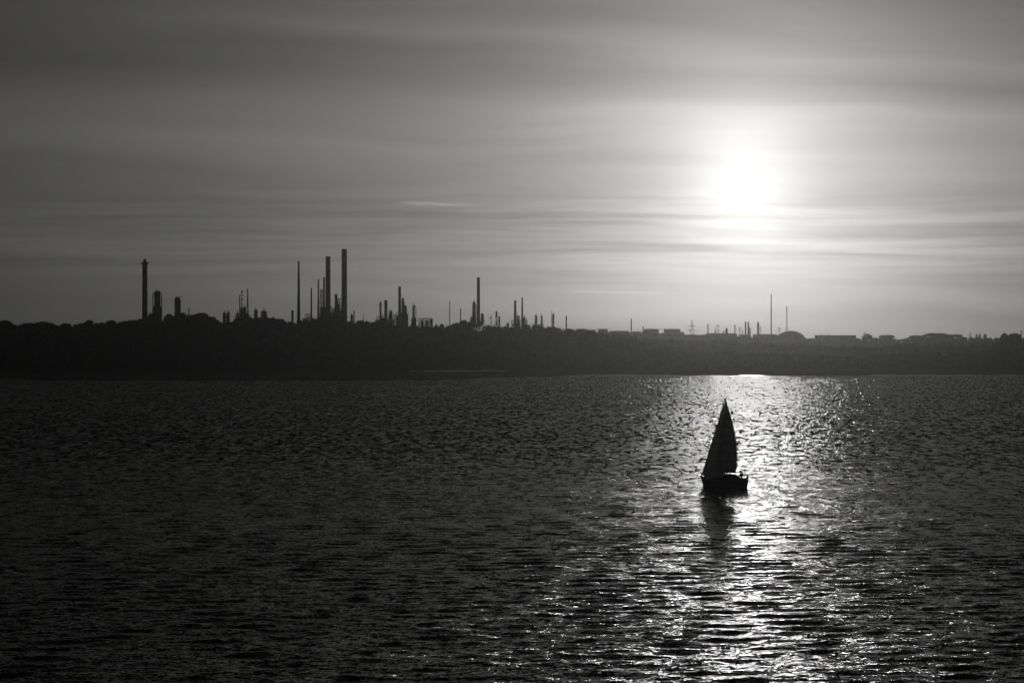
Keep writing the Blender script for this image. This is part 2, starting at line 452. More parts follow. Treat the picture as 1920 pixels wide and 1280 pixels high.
def crown_np(rs, rx, rz, lumps, leaves, twig=0.9):
    """a crown of several noisy lumps with loose leaf clumps round its edge; returns verts and tris"""
    V = []; Fc = []; k = 0
    bv, bf = ICO1
    for i in range(lumps):
        a = rs.rand() * 6.283; rr = rs.rand() ** 0.5 * 0.55
        c = np.array([math.cos(a) * rr * rx, math.sin(a) * rr * rx, (rs.rand() - 0.42) * rz * 1.1])
        s = rs.uniform(0.42, 0.68)
        vv = bv * (1 + rs.normal(0, 0.13, (len(bv), 1))) * np.array([rx * s, rx * s, rz * s * 0.9]) + c
        V.append(vv); Fc.append(bf + k); k += len(vv)
    n = leaves
    dirs = rs.normal(0, 1, (n, 3)); dirs[:, 2] = np.abs(dirs[:, 2]) * 0.9 - 0.15; dirs /= np.linalg.norm(dirs, axis=1)[:, None]
    cen = dirs * np.array([rx, rx, rz]) * rs.uniform(0.72, 1.04, (n, 1))
    tri = cen[:, None, :] + rs.normal(0, twig * 0.6, (n, 3, 3))
    V.append(tri.reshape(-1, 3)); Fc.append(np.arange(n * 3).reshape(-1, 3) + k)
    return np.concatenate(V), np.concatenate(Fc)

def wood(name, label, d0, d1, p0, p1, count, hrange, seed, leaves=26, mask=None):
    rs = np.random.RandomState(seed)
    proto = [crown_np(rs, 1.0, 1.0, 2, leaves, 0.16) for _ in range(14)]
    V = []; Fc = []; k = 0
    for _ in range(count):
        p = rs.uniform(p0, p1); d = rs.uniform(d0, d1)
        if rs.rand() < 0.35: d = d1 - (d1 - d0) * 0.17 * rs.rand()
        if mask is not None and not mask(p, d): continue
        h = rs.uniform(*hrange) * (1.0 + 0.12 * math.sin(p / 47.0 + seed) * math.sin(p / 19.0))
        r = h * rs.uniform(0.34, 0.6)
        v, f = proto[rs.randint(len(proto))]
        a = rs.rand() * 6.283; c, s = math.cos(a), math.sin(a)
        w = np.stack([v[:, 0] * c - v[:, 1] * s, v[:, 0] * s + v[:, 1] * c, v[:, 2]], 1) * np.array([r, r, h * 0.55])
        g0 = float(ground(p, d))
        w = w + np.array([X(p, d), d, g0 + h * 0.5 - (2.5 if h > 6 else 0.6)])
        V.append(w); Fc.append(f + k); k += len(w)
    o = np_mesh(name, np.concatenate(V), np.concatenate(Fc), M['leaf'], nsides=3)
    return tag(o, label, 'woodland', kind='stuff')

wood('shore_scrub', 'dark low scrub along the foot of the far shore', 3240, 3330, -350, 2300, 900, (4, 8), 21, 14)
wood('ridge_wood', 'dark woodland covering the slope below the refinery', 3280, 3830, -350, 2300, 4900, (6.2, 8.8), 22, 14)
wood('middle_wood', 'hazier wood behind the shore trees on the right', 4400, 4730, 1020, 2350, 900, (8, 12), 23, 16)
wood('distant_wood', 'palest far treeline on the right half of the horizon', 6150, 6440, 1000, 2350, 1500, (6.1, 7.6), 24, 14)

def tree(px, top, wpx, d, label, seed, shape=1.0, trunk_h=0.3):
    rs = np.random.RandomState(seed)
    s = d / F
    gz = float(ground(px, d)); H = Z(top, d) - gz
    H = max(H + 1.2 * s, 5.0); r = wpx * s / 2 * (1.25 if wpx > 7 else 1.0)
    root = empty('broadleaf_tree', (X(px, d), d, gz))
    tag(root, label, 'tree', 'single trees standing out of the skyline')
    rz = H * (1 - trunk_h) / 2 * shape
    v, f = crown_np(rs, r, rz, 7, 150, 0.75)
    v[:, 2] += H - rz
    c = np_mesh('crown', v, f, M['leaf'], nsides=3); c.parent = root
    t = MB(); t.bar((0, 0, -0.5), (0.1, 0, H * 0.55), 0.45, 7, 0.25)
    for i in range(5):
        a = i * 1.257 + rs.rand(); 
        t.bar((0.05, 0, H * (0.3 + 0.05 * i)), (math.cos(a) * r * 0.6, math.sin(a) * r * 0.6, H * (0.55 + 0.07 * i)), 0.18, 5, 0.06)
    t.build('trunk', M['bark'], root)
    return root

TREES = [
    (10, 602, 22, 3790, 'round tree at the far left end of the skyline'),
    (52, 604, 24, 3790, 'flat spreading tree near the left end of the ridge'),
    (88, 606, 16, 3790, 'low tree just right of the flat spreading tree'),
    (167, 602, 14, 3790, 'small round tree halfway between left edge and platform tower'),
    (208, 601, 20, 3790, 'bushy wide tree left of the platform tower'),
    (253, 601, 17, 3790, 'tree close against the left foot of the platform tower'),
    (283, 586, 14, 3820, 'tree between the platform tower and the stepped tall column'),
    (316, 590, 15, 3820, 'tree in the gap before the column with a davit'),
    (345, 587, 14, 3820, 'tree touching the right side of the column with a davit'),
    (376, 588, 26, 3820, 'broad tall crown capping the hill right of the thin pole'),
    (395, 593, 18, 3820, 'sloping crown on the right shoulder of the hill'),
    (448, 597, 18, 3820, 'rounded crown below the pair of lattice masts, left one'),
    (470, 597, 18, 3820, 'rounded crown below the pair of lattice masts, right one'),
    (507, 597, 14, 3820, 'tree beside the foot of the spiky framed column'),
    (521, 599, 12, 3820, 'small tree left of the short plain stack'),
    (677, 602, 16, 3820, 'round crown right of the small pointed stack'),
    (691, 604, 12, 3820, 'lower crown under the thin antenna'),
    (818, 609, 6, 3830, 'little bush like tree right of the pipe rack'),
    (828, 609, 8, 3830, 'ragged small tree before the thin left pole'),
    (858, 605, 14, 3860, 'dark open tree between the two thin poles'),
    (869, 600, 16, 3860, 'tall open branched tree left of the big lone stack'),
    (881, 604, 12, 3860, 'dark tree against the foot of the big lone stack'),
    (1000, 611, 20, 3860, 'wide crown under the pair of platform columns'),
    (1040, 613, 30, 3870, 'long low crown below the very thin mast'),
    (1066, 617, 20, 3860, 'low crown beside the dark lone post'),
    (1625, 627, 17, 6380, 'dome shaped tree right of the flat grey building'),
    (1660, 627, 22, 6380, 'bigger dome shaped tree further right of the flat building'),
    (1722, 628, 30, 6380, 'first crown of the long hazy hilltop wood'),
    (1750, 625, 34, 6380, 'highest crown of the long hazy hilltop wood'),
    (1783, 627, 34, 6380, 'last crown of the long hazy hilltop wood'),
    (1831, 627, 4, 6380, 'slender poplar, left one of the close pair'),
    (1837, 627, 4, 6380, 'slender poplar, right one of the close pair'),
    (1847, 627, 7, 6380, 'pointed tree just right of the two poplars'),
    (1882, 628, 22, 4300, 'rounded tree left of the dark skyline clump at right edge'),
    (1900, 624, 26, 4300, 'dark tall clump like tree near the right edge pole'),
]
for i, (px, top, w, d, lab) in enumerate(TREES):
    tree(px, top, w, d, lab, 100 + i, 1.0, 0.04)

# ------------------------------------------------------------------ refinery
def base(px, d): return float(ground(px, d)) - 0.5

def chimney(px, wt, wb, top, d, label, pale=None, rod=False, group='chimneys of the refinery', name='chimney_stack', rings=2, m='concrete', seg=16):
    s = d / F; gz = base(px, d); H = Z(top, d) - gz
    root = empty(name, (X(px, d), d, gz)); tag(root, label, 'chimney', group)
    rt, rb = wt * s / 2, wb * s / 2
    hp = (Z(pale, d) - gz) if pale else H
    r = lambda z: rb + (rt - rb) * (z / H) ** 0.8
    prof = [(rb * 1.02, 0)] + [(r(hp * k / 6), hp * k / 6) for k in range(1, 7)]
    MB().lathe(prof, seg).build('shaft', M[m], root, smooth=False)
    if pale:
        MB().lathe([(r(hp) * 0.998, hp), (r((hp + H) / 2) * 0.998, (hp + H) / 2), (rt * 0.998, H)], seg).build('glow_toned_top', M['pale'], root)  # upper shaft coloured lighter in place of glowing smoke around it
    MB().lathe([(rt * 1.06, H - 0.6), (rt * 1.12, H - 0.4), (rt * 1.12, H), (rt * 0.9, H + 0.25)], seg).build('rim', M['dark'], root)
    for k in range(rings):
        z = H * (0.86 - 0.2 * k)
        MB().lathe([(r(z), z), (r(z) + 0.45, z + 0.05), (r(z) + 0.45, z + 0.3), (r(z), z + 0.35)], seg).build('platform', M['steel'], root)
    l = MB(); a = 0.6
    for q in (-0.25, 0.25):
        l.bar(((rb + 0.1) * math.cos(-1.57 + a) + q, (rb + 0.1) * math.sin(-1.57 + a), 1), ((rt + 0.1) * math.cos(-1.57 + a) + q, (rt + 0.1) * math.sin(-1.57 + a), H), 0.05)
    l.build('ladder', M['steel'], root)
    if rod:
        MB().bar((-0.8, 0, H), (-0.8, 0, H + 2.6 * s), 0.35, 5).bar((-0.8, 0, H + 1.6 * s), (-0.8, 0, H + 1.7 * s), 0.8, 6).build('warning_light_post', M['dark'], root)
    return root

def column(px, w, top, d, label, wb=None, step=None, spikes=2, plats=6, seed=0, pipe=1, dome=True, cat='column', name='distillation_column', extra=None):
    """process column: vessel, ring platforms with rails, riser pipe, top vents"""
    rs = random.Random(seed + int(px * 10))
    s = d / F; gz = base(px, d); H = Z(top, d) - gz
    root = empty(name, (X(px, d), d, gz)); tag(root, label, cat, 'process columns of the refinery')
    r = w * s / 2; rb = (wb or w) * s / 2
    zs = H * (step or 0.5)
    prof = [(rb, 0), (rb, zs - 1.0), (r, zs + 1.0), (r, H - r * 0.7)]
    prof += [(r * 0.8, H - r * 0.3), (r * 0.35, H)] if dome else [(r, H)]
    MB().lathe(prof, 14).build('vessel', M['steel'], root)
    lo = H * 0.35
    for k in range(plats):
        z = lo + (H * 0.985 - lo) * (k + 0.5 + rs.uniform(-0.2, 0.2)) / plats
        rr = (rb if z < zs else r); ex = rs.uniform(0.6, 1.5)
        p = MB(); ox = rs.uniform(-0.6, 0.6)
        p.lathe([(rr * 0.7, z), (rr + ex, z), (rr + ex, z + 0.22), (rr * 0.7, z + 0.22)], 12, ox, 0)
        for i in range(8):
            a = i * 0.785
            p.bar((ox + (rr + ex) * math.cos(a), (rr + ex) * math.sin(a), z), (ox + (rr + ex) * math.cos(a), (rr + ex) * math.sin(a), z + 1.2), 0.06)
        pts = [(ox + (rr + ex) * math.cos(i * 0.785), (rr + ex) * math.sin(i * 0.785), z + 1.15) for i in range(9)]
        p.path(pts, 0.07)
        p.build('platform', M['steel'], root)
    for k in range(pipe):
        side = -1 if (k + seed) % 2 else 1
        xr = side * (max(r, rb) + 0.1); rp = min(0.5, 0.35 + r * 0.08)
        MB().path([(xr, -0.6, 0), (xr, -0.6, H * 0.93), (side * r * 0.5, -0.3, H + 0.6), (0, 0, H - 0.3)], rp, 6).build('riser_pipe', M['steel'], root)
    v = MB()
    for k in range(spikes):
        xx = rs.uniform(-r, r); hh = rs.uniform(1.5, 4.0) * s * 1.6
        v.bar((xx, rs.uniform(-.5, .5), H - r), (xx + rs.uniform(-.4, .4), 0, H + hh), 0.16)
        if rs.random() < 0.5: v.bar((xx - 0.6, 0, H + hh * 0.7), (xx + 0.6, 0, H + hh * 0.7), 0.12)
    if spikes: v.build('vent_pipe', M['dark'], root)
    if extra == 'davit':
        MB().bar((-r * .2, 0, H - 1), (-r * .2, 0, H + 2.5), 0.25).bar((-r * 1.1, 0, H + 0.6), (r * 1.9, 0, H + 1.6), 0.28).build('davit', M['dark'], root)
    return root

def lattice(px, wt, wb, top, d, label, tip=True, cat='mast', name='lattice_mast', group='lattice masts', bars=9, rb=0.18, collars=()):
    s = d / F; gz = base(px, d); H = Z(top, d) - gz
    root = empty(name, (X(px, d), d, gz)); tag(root, label, cat, group)
    rt, rB = wt * s / 2, wb * s / 2
    f = MB(); r = lambda z: rB + (rt - rB) * min(1, z / H) ** 0.7
    zs = [H * i / bars for i in range(bars + 1)]
    cs = [(1, 1), (-1, 1), (-1, -1), (1, -1)]
    for a, b in zip(zs[:-1], zs[1:]):
        for i in range(4):
            p = cs[i]; q = cs[(i + 1) % 4]
            f.bar((p[0] * r(a), p[1] * r(a), a), (p[0] * r(b), p[1] * r(b), b), rb)
            f.bar((p[0] * r(a), p[1] * r(a), a), (q[0] * r(b), q[1] * r(b), b), rb * .7)
            f.bar((q[0] * r(a), q[1] * r(a), a), (p[0] * r(b), p[1] * r(b), b), rb * .7)
            f.bar((p[0] * r(b), p[1] * r(b), b), (q[0] * r(b), q[1] * r(b), b), rb * .7)
    f.build('lattice_frame', M['steel'], root)
    MB().bar((0, 0, 0), (0, 0, H), rb * 1.6, 6).build('riser_pipe', M['dark'], root)
    if tip: MB().lathe([(0.5, H), (0.85, H + 0.6), (0.7, H + 2.0), (0.3, H + 2.4)], 8).build('burner_tip', M['dark'], root)
    for z in collars:
        zz = H * z
        MB().lathe([(r(zz) * .5, zz), (r(zz) + 1.0, zz), (r(zz) + 1.0, zz + 0.4), (r(zz) * .5, zz + 0.4)], 10).build('platform', M['steel'], root)
    return root

def pylon(px, top, d, label, arm1, arm2, y1, y2):
    s = d / F; gz = base(px, d); H = Z(top, d) - gz
    root = empty('electricity_pylon', (X(px, d), d, gz)); tag(root, label, 'pylon', 'electricity pylons on the horizon')
    z1, z2 = Z(y1, d) - gz, Z(y2, d) - gz
    f = MB(); rb = 0.3 * max(1.0, arm1 / 9)
    wid = lambda z: 0.35 + (H - z) / H * arm2 * s * 0.16
    zs = np.linspace(0, H, 9)
    for a, b in zip(zs[:-1], zs[1:]):
        for sx in (-1, 1):
            for sy in (-1, 1):
                f.bar((sx * wid(a), sy * wid(a), a), (sx * wid(b), sy * wid(b), b), rb * 0.6)
            f.bar((sx * wid(a), -wid(a), a), (-sx * wid(b), -wid(b), b), rb * 0.35)
    f.build('tower_frame', M['steel'], root)
    for z, w in ((z1, arm1), (z2, arm2)):
        h = w * s / 2; c = MB()
        c.bar((-h, 0, z), (h, 0, z), rb * 0.7).bar((-h, 0, z), (0, 0, z + 1.8), rb * 0.4).bar((h, 0, z), (0, 0, z + 1.8), rb * 0.4)
        for q in (-1, -0.55, 0.55, 1): c.bar((q * h, 0, z), (q * h, 0, z - 1.6), rb * 0.5)
        c.build('cross_arm', M['steel'], root)
    return root

def tank(px0, px1, top, d, label, dome=0.0, rail=True, bottom=None, stair=True):
    s = d / F; pc = (px0 + px1) / 2; gz = base(pc, d); H = Z(top, d) - gz
    r = (px1 - px0) * s / 2
    root = empty('storage_tank', (X(pc, d), d + r, gz)); tag(root, label, 'storage tank', 'storage tanks of the refinery')
    hw = H - dome * s
    MB().lathe([(r, 0), (r, hw)], 40).build('shell', M['tank'], root)
    prof = [(r * 1.003, hw + 0.01)]
    k = 6
    for i in range(1, k + 1):
        a = i / k * math.pi / 2
        prof.append((r * math.cos(a) + 0.05, hw + 0.01 + max(dome * s, 0.8) * math.sin(a)))
    if dome > 4:
        Rr = (r * r + (dome * s) ** 2) / (2 * dome * s); prof = [(r * 1.003, hw + 0.01)]
        for i in range(1, 9):
            x = r * (1 - i / 8) + 0.05; prof.append((x, hw + math.sqrt(Rr * Rr - x * x) - (Rr - dome * s)))
    MB().lathe(prof, 40).build('roof', M['tank'], root)
    for z in (hw * 0.35, hw * 0.7, hw * 0.97):
        MB().lathe([(r, z), (r + 0.25, z), (r + 0.25, z + 0.3), (r, z + 0.3)], 40).build('wind_girder', M['steel'], root)
    if rail:
        m_ = MB(); n = 28; rr = r * 0.99
        pts = [(rr * math.cos(i * 6.2832 / n), rr * math.sin(i * 6.2832 / n), hw + 1.15) for i in range(n + 1)]
        m_.path(pts, 0.07)
        for p in pts: m_.bar((p[0], p[1], hw - .1), p, 0.06)
        m_.build('guard_rail', M['steel'], root)
    if stair:
        st = MB(); n = 10
        for i in range(n):
            a0 = -2.4 + i * 0.1; st.bar(((r + .5) * math.cos(a0), (r + .5) * math.sin(a0), hw * i / n), ((r + .5) * math.cos(a0 + .1), (r + .5) * math.sin(a0 + .1), hw * (i + 1) / n), 0.22)
        st.build('stair', M['steel'], root)
    return root

def frame(px0, px1, top, d, label, levels=3, bays=3, seed=0, deep=8.0, fill=0.5, cat='process structure', name='pipe_structure'):
    """open steel structure with floors, columns, vessels and pipes in it"""
    rs = random.Random(seed + int(px0)); s = d / F; pc = (px0 + px1) / 2
    gz = base(pc, d); H = Z(top, d) - gz; w = (px1 - px0) * s / 2
    root = empty(name, (X(pc, d), d, gz)); tag(root, label, cat, 'open steel process structures')
    f = MB()
    for i in range(bays + 1):
        x = -w + 2 * w * i / bays
        for y in (-deep / 2, deep / 2): f.bar((x, y, 0), (x, y, H), 0.28)
    for z in (H * 0.3, H * 0.98):
        for y in (-deep / 2, deep / 2): f.bar((-w - .2, y, z), (w + .2, y, z), 0.2)
        for i in range(bays + 1): f.bar((-w + 2 * w * i / bays, -deep / 2 - .2, z), (-w + 2 * w * i / bays, deep / 2 + .2, z), 0.16)
    f.build('post_frame', M['steel'], root)
    for k in range(levels):
        z = H * (0.45 + 0.55 * (k + 1) / levels) - 0.4
        MB().box(-w - .3, w + .3, -deep / 2 - .3, deep / 2 + .3, z, z + 0.35).build('floor_deck', M['steel'], root)
        rl = MB()
        for i in range(bays * 2 + 1):
            x = -w + w * i / bays; rl.bar((x, -deep / 2, z), (x, -deep / 2, z + 1.3), 0.07)
        rl.bar((-w, -deep / 2, z + 1.3), (w, -deep / 2, z + 1.3), 0.07).build('guard_rail', M['steel'], root)
    for i in range(bays):
        x0 = -w + 2 * w * i / bays; x1 = x0 + 2 * w / bays
        if rs.random() < fill:
            hz = H * rs.uniform(0.7, 0.98); r_ = (x1 - x0) * rs.uniform(0.28, 0.46)
            MB().lathe([(r_, 0), (r_, hz), (r_ * 0.5, hz + r_ * 0.5)], 10, (x0 + x1) / 2, 0).build('vessel', M['steel'], root)
        else:
            MB().bar((x0, -deep / 2, 0), (x1, -deep / 2, H * 0.9), 0.15).bar((x1, -deep / 2, 0), (x0, -deep / 2, H * 0.9), 0.15).build('brace', M['steel'], root)
    p = MB()
    p.bar((-w, -deep / 2 - .5, H * 0.6), (w, -deep / 2 - .5, H * 0.6), 0.2, 5)
    for k in range(4):
        x = rs.uniform(-w, w); h = H * rs.uniform(0.85, 1.05); x2 = max(-w, min(w, x + rs.uniform(-w, w)))
        p.path([(x, -deep / 2 - .5, 0), (x, -deep / 2 - .5, h), (x2, -deep / 2 - .5, h)], 0.22, 5)
    p.build('pipework', M['steel'], root)
    return root

DL, DM_, DR = 3950, 4050, 6450

# far left
def platform_tower():
    px, d = 271.5, 3860; s = d / F; gz = base(px, d); H = Z(497, d) - gz
    root = empty('platform_tower', (X(px, d), d, gz))
    tag(root, 'thick dark tower with flared platform and narrow neck, leftmost of all', 'tower')
    r = 4.7 * s
    MB().lathe([(r * 1.08, 0), (r, H)], 20).build('shaft', M['dark'], root)
    MB().lathe([(r, H), (r * 1.25, H + 1.2), (r * 1.35, H + 1.9), (r * 1.1, H + 2.0), (r * 0.7, H + 3.6)], 20).build('flare_ring', M['dark'], root)
    MB().lathe([(r * 1.1, H + 1.7), (r * 1.85, H + 2.2), (r * 1.9, H + 2.5), (r * 1.2, H + 2.4)], 20).build('platform', M['dark'], root)
    for a in range(4):
        an = a * 1.5708
        MB().bar((r * 1.2 * math.cos(an), r * 1.2 * math.sin(an), H + 1.6), (r * 1.9 * math.cos(an), r * 1.9 * math.sin(an), H + 2.9), 0.22).build('bracket', M['dark'], root)
    MB().lathe([(r * 0.72, H + 2.2), (r * 0.55, H + 4.0), (r * 0.5, H + 5.8)], 16).build('neck', M['dark'], root)
    MB().lathe([(r * 0.56, H + 5.7), (r * 0.56, H + 6.1)], 16).build('rim', M['dark'], root)
    MB().box(r, r + 0.6, -.4, .4, H * 0.52, H * 0.52 + 1.2).build('lamp_bracket', M['dark'], root)
    pp = MB()
    for q in (-0.25, 0.25): pp.bar((0.3 + q, -r * 1.09, 1), (0.3 + q, -r * 1.02, H), 0.05)
    pp.build('ladder', M['steel'], root)
platform_tower()
column(295, 11.5, 547, DL - 60, 'stepped tall column with spiky top, right of the platform tower', wb=16, step=0.55, spikes=7, plats=8, seed=1, pipe=2)
column(332.5, 9.5, 559, DL - 60, 'thick column with a davit arm on top', wb=10.5, step=.4, spikes=3, plats=8, seed=2, extra='davit', pipe=1, dome=False)
chimney(354, 1.7, 1.9, 578, DL - 60, 'short thin pole like chimney left of the highest hilltop trees', rings=0, m='steel', name='vent_pole', seg=8)
column(421, 4.2, 586, DL, 'left one of two short twin columns', spikes=2, plats=3, seed=3, pipe=1)
column(428, 4.5, 584, DL, 'right one of two short twin columns', spikes=2, plats=3, seed=4, pipe=0)
frame(419, 430, 588, DL + 14, 'small open structure tying the short twin columns', 2, 2, 1, 5, 0.0)
column(446, 3.5, 586, DL, 'low column at the left foot of the masted unit', spikes=1, plats=3, seed=5)
chimney(449.5, 1.8, 2.4, 553, DL, 'plain thin chimney left of the two lattice masts', rings=0, m='steel', seg=10)
lattice(453.5, 0.7, 3.0, 549, DL + 8, 'slim lattice mast rising beside the plain thin chimney', collars=(0.93, 0.8))
frame(451, 460, 577, DL + 4, 'dense block shaped structure under the slim lattice mast', 4, 2, 2, 7, 1.0)
column(458.5, 4, 575, DL, 'stubby column on the right of the dense block', spikes=1, plats=2, seed=6)
lattice(464.3, 0.9, 6.0, 546, DL + 10, 'taller lattice mast with a wide spread base', collars=(0.95, 0.84, 0.6, 0.4))
column(464.5, 5, 587, DL, 'low thick column in front of the spread mast base', spikes=1, plats=2, seed=7)
column(479, 5, 581, DL, 'single short column with a wide top platform', wb=6, spikes=3, plats=3, seed=8)
column(495, 8, 584, DL, 'broad framed column with spikes left of the plain stack', wb=10, step=.5, spikes=6, plats=4, seed=9, pipe=2)
chimney(548.3, 4.2, 4.4, 582, DL + 60, 'short plain stack left of the tall tapering chimney', rings=0, seg=12)
chimney(560, 3.0, 7.6, 490, DL + 60, 'tall slender tapering chimney standing apart to the left', rings=2)
frame(568, 600, 597, DL + 80, 'low hazy process block between the tapering chimneys', 2, 6, 3, 12, 0.6)
frame(573, 583, 588, DL + 84, 'small gantry on top of the low process block', 2, 2, 4, 5, 0.3)
chimney(583.7, 2.3, 4.0, 540, DL + 60, 'notched thin chimney right of the tall slender one', rings=4, seg=10)
chimney(597, 2.2, 5.2, 524, DL + 60, 'pointed tapering chimney left of the stair tower', rings=1, seg=12)
lattice(602.5, 4.0, 4.6, 543, DL + 70, 'open stair tower against the crowded chimneys', tip=False, cat='stair tower', name='stair_tower', group='lattice masts', bars=6, rb=0.22, collars=(0.98, 0.82, 0.66, 0.5, 0.34))
chimney(607.6, 3.3, 4.2, 520, DL + 60, 'straight narrow chimney touching the broad hazy topped stack', rings=2, seg=12)
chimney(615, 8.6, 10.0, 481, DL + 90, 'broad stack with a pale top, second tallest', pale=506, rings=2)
frame(602, 622, 575, DL + 66, 'dense process unit at the foot of the second tallest stack', 5, 4, 5, 10, 1.0)
chimney(630, 4.8, 5.2, 552, DL + 60, 'short square shouldered stack between the two broad stacks', rings=1, seg=12)
frame(622, 642, 578, DL + 70, 'crowded structure between the two broad stacks', 4, 4, 6, 10, 0.9)
frame(633, 641, 560, DL + 80, 'tall narrow frame against the tallest stack', 5, 2, 7, 6, 0.4)
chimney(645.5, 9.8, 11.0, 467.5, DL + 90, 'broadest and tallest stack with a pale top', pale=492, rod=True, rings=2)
chimney(663.5, 1.8, 3.0, 582, DL + 40, 'small pointed stack right of the tallest one', rings=1, seg=8, m='steel')
column(660, 3.5, 590, DL + 40, 'tiny column leaning group beside the small pointed stack', spikes=2, plats=2, seed=11)
lattice(681, 0.4, 0.8, 587, DL, 'hair thin antenna above a rounded tree crown', tip=False, name='antenna_mast', rb=0.09, bars=5, cat='antenna')

# centre
frame(707, 718, 593, DM_, 'square block at the left of the steaming unit', 3, 2, 8, 8, 1.0)
column(713, 2.8, 566, DM_, 'thin hooked column left of the steaming stack', spikes=1, plats=3, seed=12)
chimney(723.5, 5.6, 6.2, 563, DM_, 'medium stack half hidden by a wisp of steam', rings=1, m='concrete', seg=12)
frame(717, 730, 590, DM_ + 8, 'wide structure below the steam wisp', 3, 3, 9, 8, 0.9)
column(733, 5.5, 583, DM_, 'mushroom topped column right of the steam wisp', wb=6, spikes=2, plats=3, seed=13)
frame(737, 743, 590, DM_ + 4, 'skeletal pipe loops right of the mushroom topped column', 3, 1, 10, 4, 0.0)
chimney(749.3, 4.8, 6.2, 537.5, DM_, 'tall straight chimney in the middle left cluster', rings=1, seg=14)
column(755, 4.2, 559, DM_, 'round topped column touching the tall straight chimney', spikes=0, plats=3, seed=14)
column(760, 5.2, 573, DM_, 'shouldered column right of the round topped one', wb=7.5, spikes=2, plats=4, seed=15)
column(775.5, 4.0, 573, DM_, 'knobbly column with many platforms, standing free', wb=8.5, step=0.55, spikes=4, plats=7, seed=16)
frame(785, 811, 597, DM_ + 30, 'long pipe rack on legs with daylight through it', 4, 6, 11, 9, 0.55, 'pipe rack', 'pipe_rack')
chimney(843, 1.2, 1.5, 565, DM_, 'very thin tall pole, left one of two', rings=0, m='steel', name='vent_pole', seg=8)
chimney(863.4, 1.7, 1.9, 579, DM_, 'shorter thin pole above the dark open trees', rings=0, m='steel', name='vent_pole', seg=8)
frame(835, 850, 615, DM_ + 20, 'low shed like structure at the foot of the thin tall pole', 1, 3, 12, 8, 1.0)
chimney(897, 5.6, 6.8, 520.5, DM_ + 60, 'big lone stack in the centre left of the steam plume', rings=0, seg=16)
column(889.5, 3.8, 566, DM_ + 50, 'tall platform column clinging to the big lone stack', wb=5, spikes=3, plats=9, seed=17)
frame(886, 899, 572, DM_ + 58, 'tall frame at the left side of the big lone stack', 6, 2, 13, 8, 1.0)
column(884.5, 4.0, 594, DM_ + 44, 'short knobbly column left of the big lone stack', spikes=1, plats=3, seed=18)
column(904.8, 4.5, 588, DM_ + 60, 'short round column right of the big lone stack', spikes=0, plats=4, seed=19)
column(920, 3.5, 594, DM_ + 70, 'column buried in the white steam plume', spikes=2, plats=4, seed=20)
column(931.3, 3.0, 584, DM_ + 60, 'narrow column at the right of the white steam plume', spikes=1, plats=4, seed=21)
column(935.8, 2.2, 594, DM_ + 60, 'very narrow short column next to the plume', spikes=1, plats=5, seed=22)
frame(903, 941, 613, DM_ + 50, 'low long block the steam plume rises from', 2, 7, 14, 10, 0.9)
column(952.5, 4.0, 606, DM_ + 90, 'stubby mushroom shaped column at the left of the twin chimneys', spikes=1, plats=2, seed=23)
frame(955, 992, 614, DM_ + 100, 'low block the two tapering twin chimneys stand in', 1, 6, 15, 10, 1.0)
chimney(966, 4.0, 6.6, 563.5, DM_ + 100, 'left tapering twin chimney with a wide lower platform', rings=2, seg=14)
column(971, 3.6, 592, DM_ + 96, 'sloping side column of the left twin chimney', wb=5.5, spikes=1, plats=4, seed=24)
chimney(979.2, 2.6, 5.0, 558, DM_ + 100, 'right tapering twin chimney, the slimmer one', rings=1, seg=14)
column(983.5, 3.2, 594, DM_ + 96, 'side column of the slimmer twin chimney', spikes=1, plats=3, seed=25)
column(987, 1.8, 600, DM_ + 100, 'tiny pipe column right of the slimmer twin chimney', spikes=0, plats=1, seed=26)
frame(985, 994, 609, DM_ + 90, 'small skeletal frame right of the twin chimneys', 2, 2, 16, 5, 0.2)
column(1005.5, 3.6, 592, DM_ + 110, 'left one of two spiky columns above the wide crown', spikes=3, plats=5, seed=27)
column(1015.3, 2.4, 593, DM_ + 110, 'right thinner one of two spiky columns above the wide crown', spikes=3, plats=4, seed=28)
chimney(1026.7, 1.2, 1.4, 611, DM_ + 110, 'tiny stub pipe between the spiky columns and thin mast', rings=0, m='steel', name='vent_pole', seg=8)
chimney(1034.5, 1.1, 1.3, 583, DM_ + 110, 'hair thin mast left of a narrow column', rings=0, m='steel', name='vent_pole', seg=8)
column(1037.8, 2.6, 589, DM_ + 110, 'narrow column right beside the hair thin mast', spikes=1, plats=5, seed=29)
chimney(1061.7, 2.0, 2.4, 592.5, 3880, 'dark lone post in front of the hazy tanks', rings=1, m='steel', name='vent_pole', seg=10)

# right: tank farm
tank(1080, 1100, 617, DR, 'small pale tank at the left end of the tank farm')
tank(1101, 1118, 619, DR + 30, 'low tank right of the small pale one')
tank(1121, 1140, 616.5, DR, 'small tank midway to the thin chimney', 1.0)
tank(1143, 1180, 621, DR + 60, 'long low tank left of the thin chimney')
chimney(1183.6, 2.1, 2.3, 598, DR, 'thin chimney standing alone in the tank farm', rings=3, m='steel', seg=8)
tank(1186, 1203, 622, DR + 60, 'low tank right behind the thin lone chimney')
chimney(1205.8, 1.6, 1.8, 612, DR - 20, 'short stub post at the left of the paired tanks', rings=1, m='steel', name='vent_pole', seg=8)
tank(1206, 1236, 616.5, DR, 'left one of the paired equal tanks', 1.0)
tank(1245, 1276, 616.5, DR, 'right one of the paired equal tanks', 1.0)
b_ = MB(); s_ = DR / F; b_.bar((-5.5 * s_, 0, 0), (5.5 * s_, 0, 0), 0.15).bar((-5.5 * s_, 0, -1.1), (5.5 * s_, 0, -1.1), 0.2)
for i in range(7): b_.bar(((-5 + i * 1.66) * s_, 0, -1.1), ((-5 + i * 1.66) * s_, 0, 0), 0.08)
